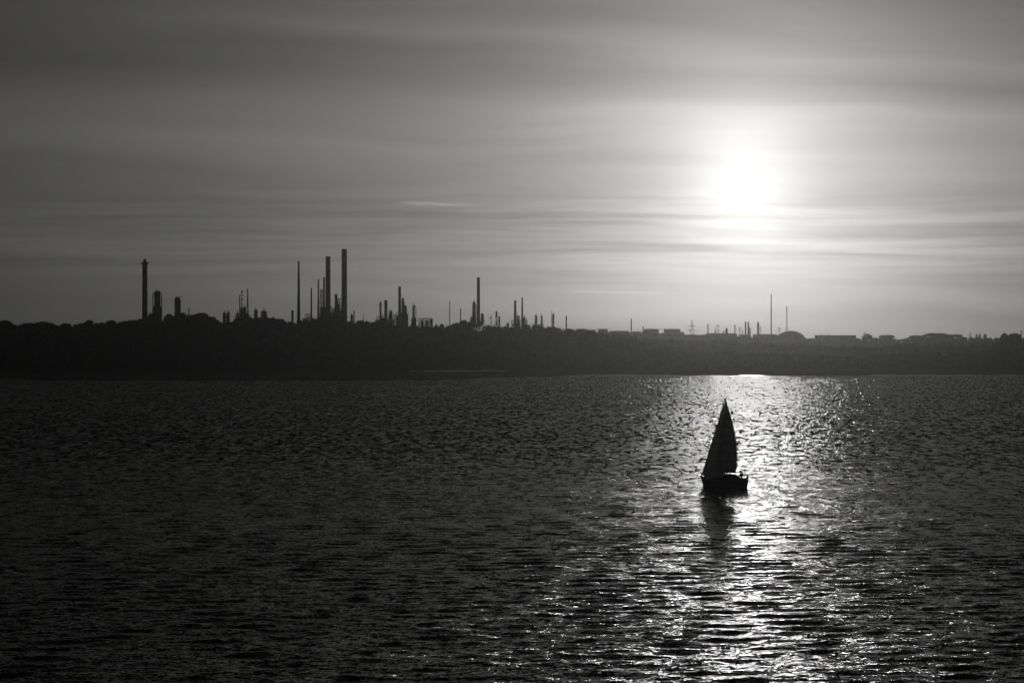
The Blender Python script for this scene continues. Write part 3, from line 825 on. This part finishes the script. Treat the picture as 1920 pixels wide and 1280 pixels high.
br = b_.build('walkway', M['steel'], None, (X(1240.5, DR), DR + 9, Z(616.2, DR)))
tag(br, 'thin walkway bridging the gap between the paired tanks', 'walkway')
tank(1262, 1283, 623, DR - 60, 'lower tank at the right foot of the paired tanks')
tank(1286, 1308, 628, DR - 30, 'low hazy tank under the largest pylon')
tank(1325, 1384, 625.5, DR + 40, 'very long low tank in the right of the tank farm', rail=True)
tank(1386, 1408, 628, DR + 30, 'low tank below the cluster of thin columns')
pylon(1297.5, 600, DR + 100, 'largest pylon, right of the paired tanks', 14, 19, 611, 619)
pylon(1346, 608, DR + 300, 'small pylon above the very long low tank', 7, 8, 610.5, 619)
pylon(1387, 613, DR + 500, 'faint small pylon left of the thin column cluster', 6, 7, 615, 620)
pylon(1425.5, 611, DR + 500, 'faint pylon behind the thick single column', 6, 7, 614.5, 620)
pylon(1461, 613, DR + 500, 'faint pylon left above the domed tank', 6, 7, 615.5, 620)
pylon(1621, 621, DR + 500, 'pylon above the left dome shaped tree', 5, 7, 624.5, 628)
pylon(1819, 622, DR + 300, 'pylon left of the poplars', 7, 10, 626, 630)
chimney(1327.4, 2.1, 2.2, 607.5, DR, 'plain narrow stack right of the largest pylon', rings=0, m='steel', seg=8)
column(1341, 1.6, 618.5, DR, 'tiny stub with a cross piece left of the small pylon', spikes=2, plats=1, seed=31, pipe=0)
column(1361.8, 3.6, 615.5, DR, 'short thick column above the very long tank', wb=4, spikes=0, plats=1, seed=32)
column(1357, 1.8, 620, DR, 'shorter stub left of the short thick column', spikes=0, plats=1, seed=33, pipe=0)
chimney(1378, 1.9, 2.1, 609, DR, 'single narrow stack at the right end of the long tank', rings=2, m='steel', seg=8)
column(1392.3, 1.2, 617, DR, 'thin low pipe left of the tall thin pair', spikes=0, plats=1, seed=34, pipe=0)
column(1398, 2.2, 603, DR, 'left column of the tall thin pair', spikes=1, plats=5, seed=35)
column(1402.8, 2.4, 603.5, DR, 'right column of the tall thin pair', spikes=1, plats=5, seed=36)
column(1406.6, 1.8, 613.5, DR, 'lower column right of the tall thin pair', spikes=0, plats=3, seed=37)
column(1421.2, 3.0, 603.5, DR, 'thick single column left of the flare mast', spikes=0, plats=4, seed=38)

frame(598, 614, 586, DL + 76, 'wide dense structure below the open stair tower', 3, 3, 21, 9, 1.0)
frame(619, 646, 583, DL + 74, 'broad crowded block filling the gap between the broad stacks', 3, 6, 22, 10, 1.0)
frame(704, 738, 600, DM_ + 14, 'long low block under the steaming stack and its neighbours', 2, 7, 23, 10, 1.0)
frame(744, 765, 586, DM_ + 12, 'solid block around the foot of the tall straight chimney', 3, 4, 24, 9, 1.0)
frame(880, 909, 600, DM_ + 64, 'wide block around the foot of the big lone stack', 3, 6, 25, 10, 1.0)
frame(959, 976, 600, DM_ + 104, 'packed structure behind the left twin chimney', 2, 4, 26, 8, 1.0)
frame(998, 1019, 608, DM_ + 116, 'low structure tying the two spiky columns together', 2, 4, 27, 8, 1.0)
frame(441, 470, 592, DL + 18, 'wide low block under the masted unit', 2, 6, 28, 8, 1.0)
frame(486, 503, 595, DL + 12, 'low block at the foot of the broad framed column', 2, 3, 29, 8, 1.0)

def flare():
    px, d = 1446, DR - 60; s = d / F; gz = base(px, d); H = Z(553, d) - gz
    root = empty('flare_stack', (X(px, d), d, gz)); tag(root, 'tallest thin flare stack with ringed top on the right', 'flare stack', 'flare stacks on the right')
    MB().lathe([(1.15 * s, 0), (1.05 * s, H * 0.6), (0.85 * s, H)], 10).build('shaft', M['steel'], root)
    for z, w in ((H - 0.2, 1.5), (H - 2.2, 1.9), (H - 4.0, 1.6), (H * 0.6, 1.4)):
        MB().lathe([(0.5 * s, z), (w * s, z), (w * s, z + 0.35), (0.5 * s, z + 0.35)], 10).build('platform', M['steel'], root)
    MB().lathe([(0.45 * s, H), (0.5 * s, H + 1.5), (0.7 * s, H + 2.0), (0.3 * s, H + 3.0)], 8).build('burner_tip', M['dark'], root)
    g_ = MB()
    for i in range(3):
        a = 2.1 * i + .4; g_.bar((0, 0, H * .7), (28 * math.cos(a), 28 * math.sin(a), 0.5), 0.05)
    g_.build('guy_wire', M['wire'], root)
flare()
lattice(1475.2, 0.9, 5.5, 577, DR + 40, 'shorter lattice flare mast behind the domed tank', cat='flare stack', name='flare_mast', group='flare stacks on the right', rb=0.12, bars=14, collars=(0.97, 0.9))
tank(1413, 1459, 627, DR - 40, 'wide low tank left of the domed tank', rail=False)
tank(1459, 1510, 620, DR - 90, 'large tank with a domed roof', dome=9.5, rail=False)

def building():
    px, d = 1567.5, DR - 150; s = d / F; gz = base(px, d); H = Z(629, d) - gz; w = 37.5 * s
    root = empty('industrial_building', (X(px, d), d, gz)); tag(root, 'long flat roofed grey building right of the domed tank', 'building')
    MB().box(-w, w, 0, 30, 0, H).build('wall', M['wall'], root)
    rf = MB().box(-w - .4, w + .4, -.4, 30.4, H + 0.003, H + 0.6).build('roof', M['roof'], root)
    for x in (-25.5 * s, -12.5 * s):
        MB().box(x - 2.2 * s, x + 2.2 * s, 8, 12, H + 1.2, H + 2.0).bar((x - s, 10, H + .6), (x - s, 10, H + 1.2), 0.2).bar((x + s, 10, H + .6), (x + s, 10, H + 1.2), 0.2).build('rooftop_unit', M['dark'], rf)
    for i in range(14):
        x = -w + 2 * w * (i + 0.5) / 14
        MB().box(x - 1.6, x + 1.6, -0.12, 0.0, H * 0.45, H * 0.7).build('window', M['window'], root)
    for i in range(15):
        x = -w + 2 * w * i / 14
        MB().box(x - .2, x + .2, -0.25, -0.003, 0, H).build('pilaster', M['wall'], root)
building()

def shed(px0, px1, y, d, label, h=5.0):
    s = d / F; pc = (px0 + px1) / 2; gz = float(ground(pc, d)); w = (px1 - px0) * s / 2; zt = Z(y, d) - gz
    root = empty('long_shed', (X(pc, d), d, gz)); tag(root, label, 'shed')
    MB().box(-w, w, 0, 16, 0, zt - 1.3).build('wall', M['wall'], root)
    MB().add([(-w - .4, -.5, zt - 1.3), (w + .4, -.5, zt - 1.3), (w + .4, 8, zt), (-w - .4, 8, zt), (w + .4, 16.5, zt - 1.3), (-w - .4, 16.5, zt - 1.3)],
             [(0, 1, 2, 3), (3, 2, 4, 5), (0, 3, 5), (1, 4, 2), (0, 5, 4, 1)]).build('roof', M['roof'], root)
    return root
shed(1728, 1778, 661, 3760, 'long low shed whose roof catches a pale gleam')
shed(1560, 1640, 652, 4150, 'broad low shed between the wood layers below the building')

# dark pole by the right edge
def edge_pole():
    px, d = 1915, 3740; s = d / F; gz = base(px, d); H = Z(622, d) - gz
    root = empty('navigation_beacon', (X(px, d), d, gz)); tag(root, 'thick dark pole at the right edge of the skyline', 'pole')
    MB().lathe([(0.9 * s, 0), (0.75 * s, H)], 8).build('shaft', M['dark'], root)
    MB().lathe([(1.1 * s, H), (1.1 * s, H + .5), (.5 * s, H + 1.4)], 8).build('lantern', M['dark'], root)
edge_pole()

# ------------------------------------------------------------------ steam
def steam_mat(name, dens):
    m = bpy.data.materials.new(name); m.use_nodes = True
    t = G(m.node_tree); t.n.clear()
    v = t.node('ShaderNodeVolumePrincipled')
    v.inputs['Color'].default_value = (0.995, 0.995, 0.995, 1); v.inputs['Density'].default_value = dens; v.inputs['Anisotropy'].default_value = 0.95
    o = t.node('ShaderNodeOutputMaterial'); t.l.new(v.outputs[0], o.inputs['Volume'])
    return m
def steam(name, label, pts, d, dens, seed, jit=1.0):
    rs = np.random.RandomState(seed); s = d / F
    V = []; Fc = []; k = 0; bv, bf = ICO1
    for (px, py, r, n) in pts:
        for _ in range(n):
            c = np.array([X(px + rs.normal(0, r * 0.55 * jit), d), d + rs.normal(0, r * s * 0.5), Z(py + rs.normal(0, r * 0.55 * jit), d)])
            rr = r * s * rs.uniform(0.25, 0.6)
            v = bv * rr * (1 + rs.normal(0, 0.14, (len(bv), 1))) + c
            V.append(v); Fc.append(bf + k); k += len(v)
    o = np_mesh(name, np.concatenate(V), np.concatenate(Fc), steam_mat(name + '_vapour', dens), nsides=3)
    tag(o, label, 'steam', kind='stuff')
steam('steam_plume', 'white billowing steam plume right of the big lone stack',
      [(889, 617, 2.5, 7), (895, 617, 3, 9), (901, 619, 3, 9), (905, 613, 3.5, 9), (910, 608, 4, 10), (913, 602, 4, 8), (919, 606, 4.5, 9), (922, 599, 4.5, 12), (928, 601, 4.5, 12),
       (926, 607, 4, 9), (921, 593, 3.2, 8), (926, 589, 3, 7), (926, 583, 2.6, 7), (927, 577, 2.2, 6), (925, 573, 1.5, 4)], 3450, 0.55, 41)
steam('steam_wisp', 'thin steam wisp curling beside the medium stack',
      [(727, 592, 4, 8), (729, 584, 4, 8), (731, 576, 3.5, 8), (732, 569, 3.5, 8), (734, 564, 3, 7), (724, 579, 3, 6), (728, 603, 3.5, 5)], 3990, 0.10, 42)
steam('smoke_trail', 'faint smoke hanging left of the second tallest stack',
      [(606, 498, 2.5, 7), (605, 506, 2.5, 6), (608, 491, 2, 5), (604, 514, 2, 4), (611, 486, 2, 4)], DL + 70, 0.03, 43)
steam('smoke_veil', 'pale smoke drifting in front of the two broad stack tops',
      [(615, 484, 3, 8), (615, 490, 3, 8), (614, 496, 3, 6), (616, 502, 2.5, 4), (645, 470, 3.2, 8), (646, 476, 3.2, 8), (645, 483, 3, 7), (646, 489, 2.5, 5)], DL + 60, 0.03, 44)

# ------------------------------------------------------------------ buoys
def buoy(px, py, label, sc=1.0):
    d = F * CAM_H / (py - HZ)
    root = empty('channel_buoy', (X(px, d), d, 0)); tag(root, label, 'buoy', 'small channel buoys near the far shore')
    MB().lathe([(0.5 * sc, -0.3), (0.8 * sc, 0), (0.8 * sc, 0.5 * sc), (0.35 * sc, 0.8 * sc)], 10).build('float', M['buoy'], root)
    MB().lathe([(0.3 * sc, 0.8 * sc), (0.12 * sc, 1.6 * sc), (0.35 * sc, 1.7 * sc), (0.1 * sc, 2.2 * sc)], 8).build('topmark', M['buoy'], root)
buoy(1713, 709.5, 'small dark buoy, left one of two far right near the shore')
buoy(1781, 709.5, 'small dark buoy, right one of two far right near the shore')
def stake(px, py, hpx, label):
    d = F * CAM_H / (py - HZ)
    o = MB().bar((0, 0, -1), (0, 0, hpx * d / F), 0.16, 6).bar((-0.3, 0, hpx * d / F - .3), (0.3, 0, hpx * d / F - .3), 0.12).build('channel_stake', M['buoy'], None, (X(px, d), d, 0))
    tag(o, label, 'stake')
stake(1558, 712, 11, 'thin stake standing in the water right of the glitter')

# ------------------------------------------------------------------ sailing yacht
def yacht():
    d = 583.0; U = d / F
    root = empty('sailing_yacht', (X(1359.5, d), d, 0.0))
    root.rotation_euler = (0, 0, R(140))
    tag(root, 'sailing yacht with two dark sails crossing the sun glitter', 'sailing boat')
    # local axes: +x bow, +y port (towards the camera)
    st = [(-3.75, 0.95, 1.25), (-3.0, 1.2, 1.2), (-2, 1.42, 1.16), (-0.8, 1.52, 1.14), (0.6, 1.5, 1.16), (2.0, 1.25, 1.24), (3.2, 0.8, 1.36), (4.1, 0.38, 1.5), (4.72, 0.04, 1.6)]
    n = 9; V = []; Fc = []
    def keelz(x): return -0.45 * max(0.0, 1 - ((x - 0.2) / 4.6) ** 4)
    def section(x, b, h, k0, k1):
        out = []
        for i in range(n):
            a = -math.pi / 2 + math.pi * i / (n - 1)
            c = abs(math.sin(a)) ** 0.5; yy = math.copysign(b * c, math.sin(a)); t = abs(math.sin(a))
            zz = keelz(x) * (x < 4.2) + (h - keelz(x)) * t ** 2.2
            out.append((x + (0.35 * (zz - h) if x > 4.0 else 0), yy, zz))
        return out
    for (x, b, h) in st: V += section(x, b, h, 0, 0)
    for j in range(len(st) - 1):
        for i in range(n - 1):
            a = j * n + i; Fc.append((a, a + 1, a + n + 1, a + n))
    Fc.append(tuple(range(n)))
    hl = MB().add(V, Fc); hl.build('hull', M['hull'], root, smooth=True)
    dk = MB(); dv = []
    for (x, b, h) in st: dv += [(x, -b * 0.99, h - 0.01), (x, b * 0.99, h - 0.01)]
    dk.add(dv, [(2 * i, 2 * i + 2, 2 * i + 3, 2 * i + 1) for i in range(len(st) - 1)]).build('deck', M['deck'], root)
    tr = MB()
    for sgn in (-1, 1): tr.path([(x, sgn * b, h + 0.03) for (x, b, h) in st], 0.035)
    tr.build('toe_rail', M['alu'], root)
    sp = MB()
    for (x, b, h) in st: pass
    rows = []
    for (x, b, h) in st[:-1]:
        for sgn in (1,):
            rows.append((x, b))
    for sgn in (-1, 1):
        pv = []
        for (x, b, h) in st[:-1]:
            pv += [(x, sgn * (b * 1.0 + 0.012), h - 0.22), (x, sgn * (b * 1.0 + 0.006), h - 0.14)]
        sp.add(pv, [(2 * i, 2 * i + 2, 2 * i + 3, 2 * i + 1) for i in range(len(st) - 2)])
    sp.build('cove_stripe', M['stripe'], root)
    # coachroof
    prof = [(-1.3, 0.85, 0.62), (-0.4, 0.9, 0.72), (0.8, 0.82, 0.74), (1.9, 0.6, 0.58), (2.7, 0.35, 0.2)]
    cv = []; cn = 7
    for (x, b, h) in prof:
        for i in range(cn):
            a = math.pi * i / (cn - 1); cv.append((x, -b * math.cos(a), 1.12 + h * math.sin(a) ** 0.45))
    cf = [(j * cn + i, j * cn + i + 1, (j + 1) * cn + i + 1, (j + 1) * cn + i) for j in range(len(prof) - 1) for i in range(cn - 1)] + [tuple(range(cn))]
    cb = MB().add(cv, cf).build('coachroof', M['deck'], root)
    for sgn in (-1, 1):
        for x in (-0.8, 0.0, 0.8):
            MB().box(x - 0.25, x + 0.25, sgn * 0.885 - 0.02, sgn * 0.885 + 0.02, 1.28, 1.42).build('window', M['window'], cb)
    MB().box(2.9, 3.35, -0.25, 0.25, 1.33, 1.43).build('fore_hatch', M['deck'], root)
    # cockpit coaming
    ck = MB()
    for sgn in (-1, 1): ck.box(-3.4, -1.3, sgn * 0.98 - 0.1, sgn * 0.98 + 0.1, 1.15, 1.48)
    ck.box(-3.6, -3.4, -0.9, 0.9, 1.15, 1.45)
    ck.build('cockpit_coaming', M['deck'], root)
    # sprayhood: arched canvas over the companionway
    sv = []; sn = 9
    for (x, b, h) in [(0.5, 0.84, 0.6), (-0.3, 0.92, 0.9), (-1.05, 0.98, 0.98), (-1.75, 1.0, 0.95)]:
        for i in range(sn):
            a = math.pi * i / (sn - 1); sv.append((x, -b * math.cos(a), 1.15 + h * math.sin(a) ** 0.5))
    sf = [(j * sn + i, j * sn + i + 1, (j + 1) * sn + i + 1, (j + 1) * sn + i) for j in range(3) for i in range(sn - 1)]
    MB().add(sv, sf).build('sprayhood', M['canvas'], root)
    # spars
    mh = Z(749, d)
    MB().bar((0, 0, 1.2), (0, 0, mh), 0.085, 8, 0.06).build('mast', M['alu'], root)
    mt = MB().bar((0, 0, mh), (-0.02, 0, mh + 0.75), 0.02, 5).bar((0, 0, mh), (-0.22, 0, mh + 0.42), 0.015).bar((-0.35, 0, mh + 0.42), (-0.05, 0, mh + 0.46), 0.02)
    mt.box(-0.1, 0.14, -0.05, 0.05, mh - 0.02, mh + 0.1).build('masthead_aerial', M['dark'], root)
    sp_ = MB()
    for z, w in ((6.0, 0.75), (9.6, 0.55)):
        for sgn in (-1, 1): sp_.bar((0, 0, z), (-0.15, sgn * w, z + 0.05), 0.035)
    sp_.build('spreader', M['alu'], root)
    rg = MB()
    for sgn in (-1, 1):
        rg.path([(-0.2, sgn * 1.45, 1.18), (-0.15, sgn * 0.75, 6.05), (-0.13, sgn * 0.55, 9.65), (0, 0, mh - 0.2)], 0.016)
        rg.bar((-0.25, sgn * 1.4, 1.18), (0, 0, 6.0), 0.014)
    rg.bar((-3.7, 0, 1.25), (-0.05, 0, mh), 0.016)
    rg.build('standing_rigging', M['wire'], root)
    # boom swings out to port
    def w2l(wx, wy):     # world horizontal offset -> local
        a = R(140); return (wx * math.cos(a) + wy * math.sin(a), -wx * math.sin(a) + wy * math.cos(a))
    bd = w2l(0.39, -0.92)
    bz = Z(883.5, d)
    MB().bar((0, 0, bz), (bd[0] * 4.0, bd[1] * 4.0, bz + 0.05), 0.065, 8).build('boom', M['alu'], root)
    MB().bar((bd[0] * 0.3, bd[1] * 0.3, bz + 0.02), (bd[0] * 3.6, bd[1] * 3.6, bz + 0.06), 0.19, 6, 0.13).build('sail_bag', M['canvas'], root)
    MB().bar((bd[0] * 1.1, bd[1] * 1.1, bz - .05), (-0.02, 0, 1.5), 0.03).bar((bd[0] * 3.3, bd[1] * 3.3, bz - .05), (-2.5, 0.1, 1.45), 0.02).build('mainsheet', M['wire'], root)
    # sails: camber is real depth, cloth has thickness
    def sail(name, rows, nx=9, camber=0.12, sag=0.0):
        V = []; Fc = []
        for jr, (p, q) in enumerate(rows):
            sg = sag * max(0.0, 1 - jr / 3.0)
            p = np.array(p); q = np.array(q); c = q - p; L = np.linalg.norm(c[:2]); nrm = np.array([-c[1], c[0], 0]); nl = np.linalg.norm(nrm); nrm = nrm / nl if nl > 1e-6 else nrm
            for i in range(nx):
                t = i / (nx - 1); V.append(tuple(p + c * t - nrm * camber * L * 4 * t * (1 - t) * (1 - 0.3 * t) * SIDE - np.array((0, 0, sg * 4 * t * (1 - t)))))
        for j in range(len(rows) - 1):
            for i in range(nx - 1):
                a = j * nx + i; Fc.append((a, a + 1, a + nx + 1, a + nx))
        o = MB().add(V, Fc).build(name, M['sail'], root, smooth=True)
        so = o.modifiers.new('thickness', 'SOLIDIFY'); so.thickness = 0.012
        return o
    SIDE = 1.0
    lx = tab([(748, 1.2), (762, 5.0), (775, 8.2), (800, 14.0), (825, 17.8), (840, 19.0), (855, 19.6), (870, 19.2), (883, 18.0)])
    rows = []
    for y in np.linspace(883, 750, 22):
        ch = float(lx(y)) * U / 0.39; tw = 1.0
        z = Z(y, d)
        rows.append(((bd[0] * -0.05, bd[1] * -0.05, z), (bd[0] * ch, bd[1] * ch, z + 0.02)))
    ms = sail('mainsail', rows, 10, 0.05, 0.12)
    for y in (772, 792, 829):
        ch = float(lx(y)) * U / 0.39
        MB().bar((bd[0] * ch * (0.05 if y < 800 else 0.1), bd[1] * ch * 0.1 - 0.03, Z(y, d)), (bd[0] * ch * 1.01, bd[1] * ch * 1.01, Z(y + 1.5, d)), 0.03).build('batten', M['dark'], ms)
    # genoa on the forestay
    T = np.array((4.45, 0.0, 1.95)); Hd = np.array((0.12, 0.0, Z(751, d))); C = np.array((-0.75, 0.62, Z(885.5, d)))
    MB().bar((4.6, 0, 1.6), (0.08, 0, mh - 0.1), 0.02).build('forestay', M['wire'], root)
    MB().lathe([(0.09, 1.66), (0.11, 1.7), (0.11, 1.86), (0.09, 1.9)], 10, 4.5, 0).build('furler_drum', M['dark'], root)
    rows = []
    for t in np.linspace(0, 1, 22):
        p = T + (Hd - T) * t; q = C + (Hd - C) * t
        q[1] += 0.12 * math.sin(math.pi * t)
        rows.append((tuple(p), tuple(q)))
    sail('genoa', rows, 12, 0.08, 0.85)
    # inner staysail overlapping the genoa: the darkest cloth left of the mast
    T2 = np.array((2.0, 0.0, 2.2)); H2 = np.array((0.12, 0, Z(757, d))); C2 = np.array((0.15, 0.35, 2.45))
    rows = []
    for t in np.linspace(0, 1, 16):
        rows.append((tuple(T2 + (H2 - T2) * t), tuple(C2 + (H2 - C2) * t)))
    sail('staysail', rows, 8, 0.05)
    MB().path([tuple(C), (-1.6, 1.3, 1.25)], 0.02).build('genoa_sheet', M['wire'], root)
    # rails
    pu = MB(); pu.path([(3.9, 0.5, 1.48), (3.95, 0.5, 2.05), (4.75, 0.0, 2.2), (3.95, -0.5, 2.05), (3.9, -0.5, 1.48)], 0.025)
    pu.bar((4.6, 0, 1.6), (4.75, 0, 2.2), 0.025).build('pulpit', M['wire'], root)
    pp = MB(); pp.path([(-2.9, 1.15, 1.2), (-2.9, 1.15, 1.85), (-3.75, 0.85, 1.88), (-3.75, -0.85, 1.88), (-2.9, -1.15, 1.85), (-2.9, -1.15, 1.2)], 0.025)
    for y in (0.85, -0.85): pp.bar((-3.75, y, 1.25), (-3.75, y, 1.88), 0.025)
    pp.path([(-2.9, 1.15, 1.52), (-3.75, 0.85, 1.55), (-3.75, -0.85, 1.55)], 0.02).build('pushpit', M['wire'], root)
    for sgn in (-1, 1):
        for (x, b, h) in st[1:7]:
            MB().bar((x, sgn * (b - 0.06), h), (x, sgn * (b - 0.06), h + 0.62), 0.018, 5).build('stanchion', M['wire'], root)
        ll = MB()
        for dz in (0.32, 0.6): ll.path([(x, sgn * (b - 0.06), h + dz) for (x, b, h) in st[1:7]] + [(3.95, sgn * 0.5, 1.48 + dz * 0.9)], 0.012)
        ll.build('lifeline', M['wire'], root)
    MB().bar((-3.3, 0.7, 1.2), (-3.45, 0.72, 2.7), 0.03).lathe([(0.1, 2.45), (0.16, 2.5), (0.16, 2.62), (0.1, 2.68)], 8, -3.45, 0.72).build('stern_pole', M['dark'], root)
    wl = MB(); k = 14
    wl.path([(-2.75, 0.42 * math.cos(i * 6.283 / k), 1.75 + 0.42 * math.sin(i * 6.283 / k)) for i in range(k + 1)], 0.02)
    for i in range(6): wl.bar((-2.75, 0, 1.75), (-2.75, .42 * math.cos(i * 1.047), 1.75 + .42 * math.sin(i * 1.047)), 0.012)
    wl.build('steering_wheel', M['wire'], root)
    MB().box(-2.72, -2.5, -0.12, 0.12, 1.1, 1.75).build('steering_pedestal', M['deck'], root)
    MB().box(-4.05, -3.8, -0.16, 0.12, 0.9, 1.5).bar((-3.95, 0, 0.95), (-3.98, 0, -0.3), 0.06).build('outboard_motor', M['dark'], root)
    MB().box(-3.95, -3.78, -0.75, -0.35, 1.35, 1.85).build('horseshoe_lifebuoy', M['stripe'], root)
    return root
boat = yacht()

def helmsman():
    """standing at the wheel, facing forward, one continuous skinned body"""
    base_local = (-3.15, 0.0, 0.85)
    a = R(140); bx, by = boat.location.x, boat.location.y
    wx = bx + base_local[0] * math.cos(a) - base_local[1] * math.sin(a)
    wy = by + base_local[0] * math.sin(a) + base_local[1] * math.cos(a)
    root = empty('person', (wx, wy, base_local[2])); root.rotation_euler = (0, 0, a)
    tag(root, 'person in a dark jacket standing at the yacht wheel', 'person')
    J = []; E = []; Rr = []
    def j(p, r, par=None):
        J.append(p); Rr.append(r)
        if par is not None: E.append((par, len(J) - 1))
        return len(J) - 1
    pel = j((0, 0, 0.92), 0.15)
    ch = j((0.02, 0, 1.25), 0.16, pel); nk = j((0.04, 0, 1.48), 0.065, ch); hd = j((0.06, 0, 1.60), 0.095, nk); tp = j((0.06, 0, 1.70), 0.075, hd)
    j((0.16, 0, 1.60), 0.02, hd)
    for s in (-1, 1):
        hip = j((0, s * 0.1, 0.86), 0.095, pel); kn = j((0.05, s * 0.14, 0.48), 0.065, hip); an = j((0, s * 0.15, 0.08), 0.045, kn); j((0.16, s * 0.16, 0.035), 0.04, an)
        sh = j((0.02, s * 0.19, 1.40), 0.07, ch); elb = j((0.14, s * 0.27, 1.14), 0.05, sh); wr = j((0.36, s * 0.22, 1.10), 0.032, elb); pm = j((0.43, s * 0.21, 1.11), 0.036, wr)
        for q, ln in zip((-0.03, -0.01, 0.01, 0.03), (0.06, 0.075, 0.07, 0.05)):
            f1 = j((0.43 + ln * 0.6, s * 0.21 + q, 1.125), 0.01, pm); j((0.43 + ln * 0.8, s * 0.21 + q, 1.085), 0.008, f1)
        j((0.45, s * 0.165, 1.12), 0.01, pm)
    me = bpy.data.meshes.new('body'); me.from_pydata(J, E, []); me.materials.append(M['skin'])
    o = bpy.data.objects.new('body', me); COL.objects.link(o); o.parent = root
    sk = o.modifiers.new('skin', 'SKIN')
    for i, v in enumerate(me.skin_vertices[0].data if me.skin_vertices else []): v.radius = (Rr[i], Rr[i]); v.use_root = (i == 0)
    if not me.skin_vertices:
        bpy.context.view_layer.objects.active = o
        import bmesh
        bm = bmesh.new(); bm.from_mesh(me); lay = bm.verts.layers.skin.verify(); bm.verts.ensure_lookup_table()
        for i, v in enumerate(bm.verts): v[lay].radius = (Rr[i], Rr[i]); v[lay].use_root = (i == 0)
        bm.to_mesh(me); bm.free()
    o.modifiers.new('smooth', 'SUBSURF').levels = 1
    MB().lathe([(0.16, 0.88), (0.20, 0.95), (0.19, 1.15), (0.22, 1.36), (0.17, 1.45), (0.08, 1.50)], 12).bar((0.02, .19, 1.4), (0.14, .27, 1.14), 0.085, 8, 0.07).bar((0.14, .27, 1.14), (0.34, .22, 1.10), 0.07, 8, 0.05).bar((0.02, -.19, 1.4), (0.14, -.27, 1.14), 0.085, 8, 0.07).bar((0.14, -.27, 1.14), (0.34, -.22, 1.10), 0.07, 8, 0.05).build('jacket', M['jacket'], root)
    t = MB()
    for s in (-1, 1): t.bar((0, s * .1, .9), (.05, s * .14, .48), .115, 8, .085).bar((.05, s * .14, .48), (0, s * .15, .1), .085, 8, .065)
    t.build('trousers', M['jacket'], root)
    MB().lathe([(0.1, 1.63), (0.112, 1.66), (0.1, 1.75), (0.05, 1.80)], 12, 0.05, 0).box(0.12, 0.24, -0.07, 0.07, 1.645, 1.66).build('cap', M['jacket'], root)
helmsman()

# ------------------------------------------------------------------ haze
def haze():
    m = bpy.data.materials.new('evening_haze'); m.use_nodes = True
    t = G(m.node_tree); t.n.clear()
    v = t.node('ShaderNodeVolumePrincipled')
    v.inputs['Color'].default_value = (0.22, 0.22, 0.218, 1); v.inputs['Density'].default_value = HAZE_D; v.inputs['Anisotropy'].default_value = HAZE_G
    o = t.node('ShaderNodeOutputMaterial'); t.l.new(v.outputs[0], o.inputs['Volume'])
    b = MB().box(-8200, 8200, -300, 8400, -6, 150).build('haze', m)
    tag(b, kind='stuff')
haze()
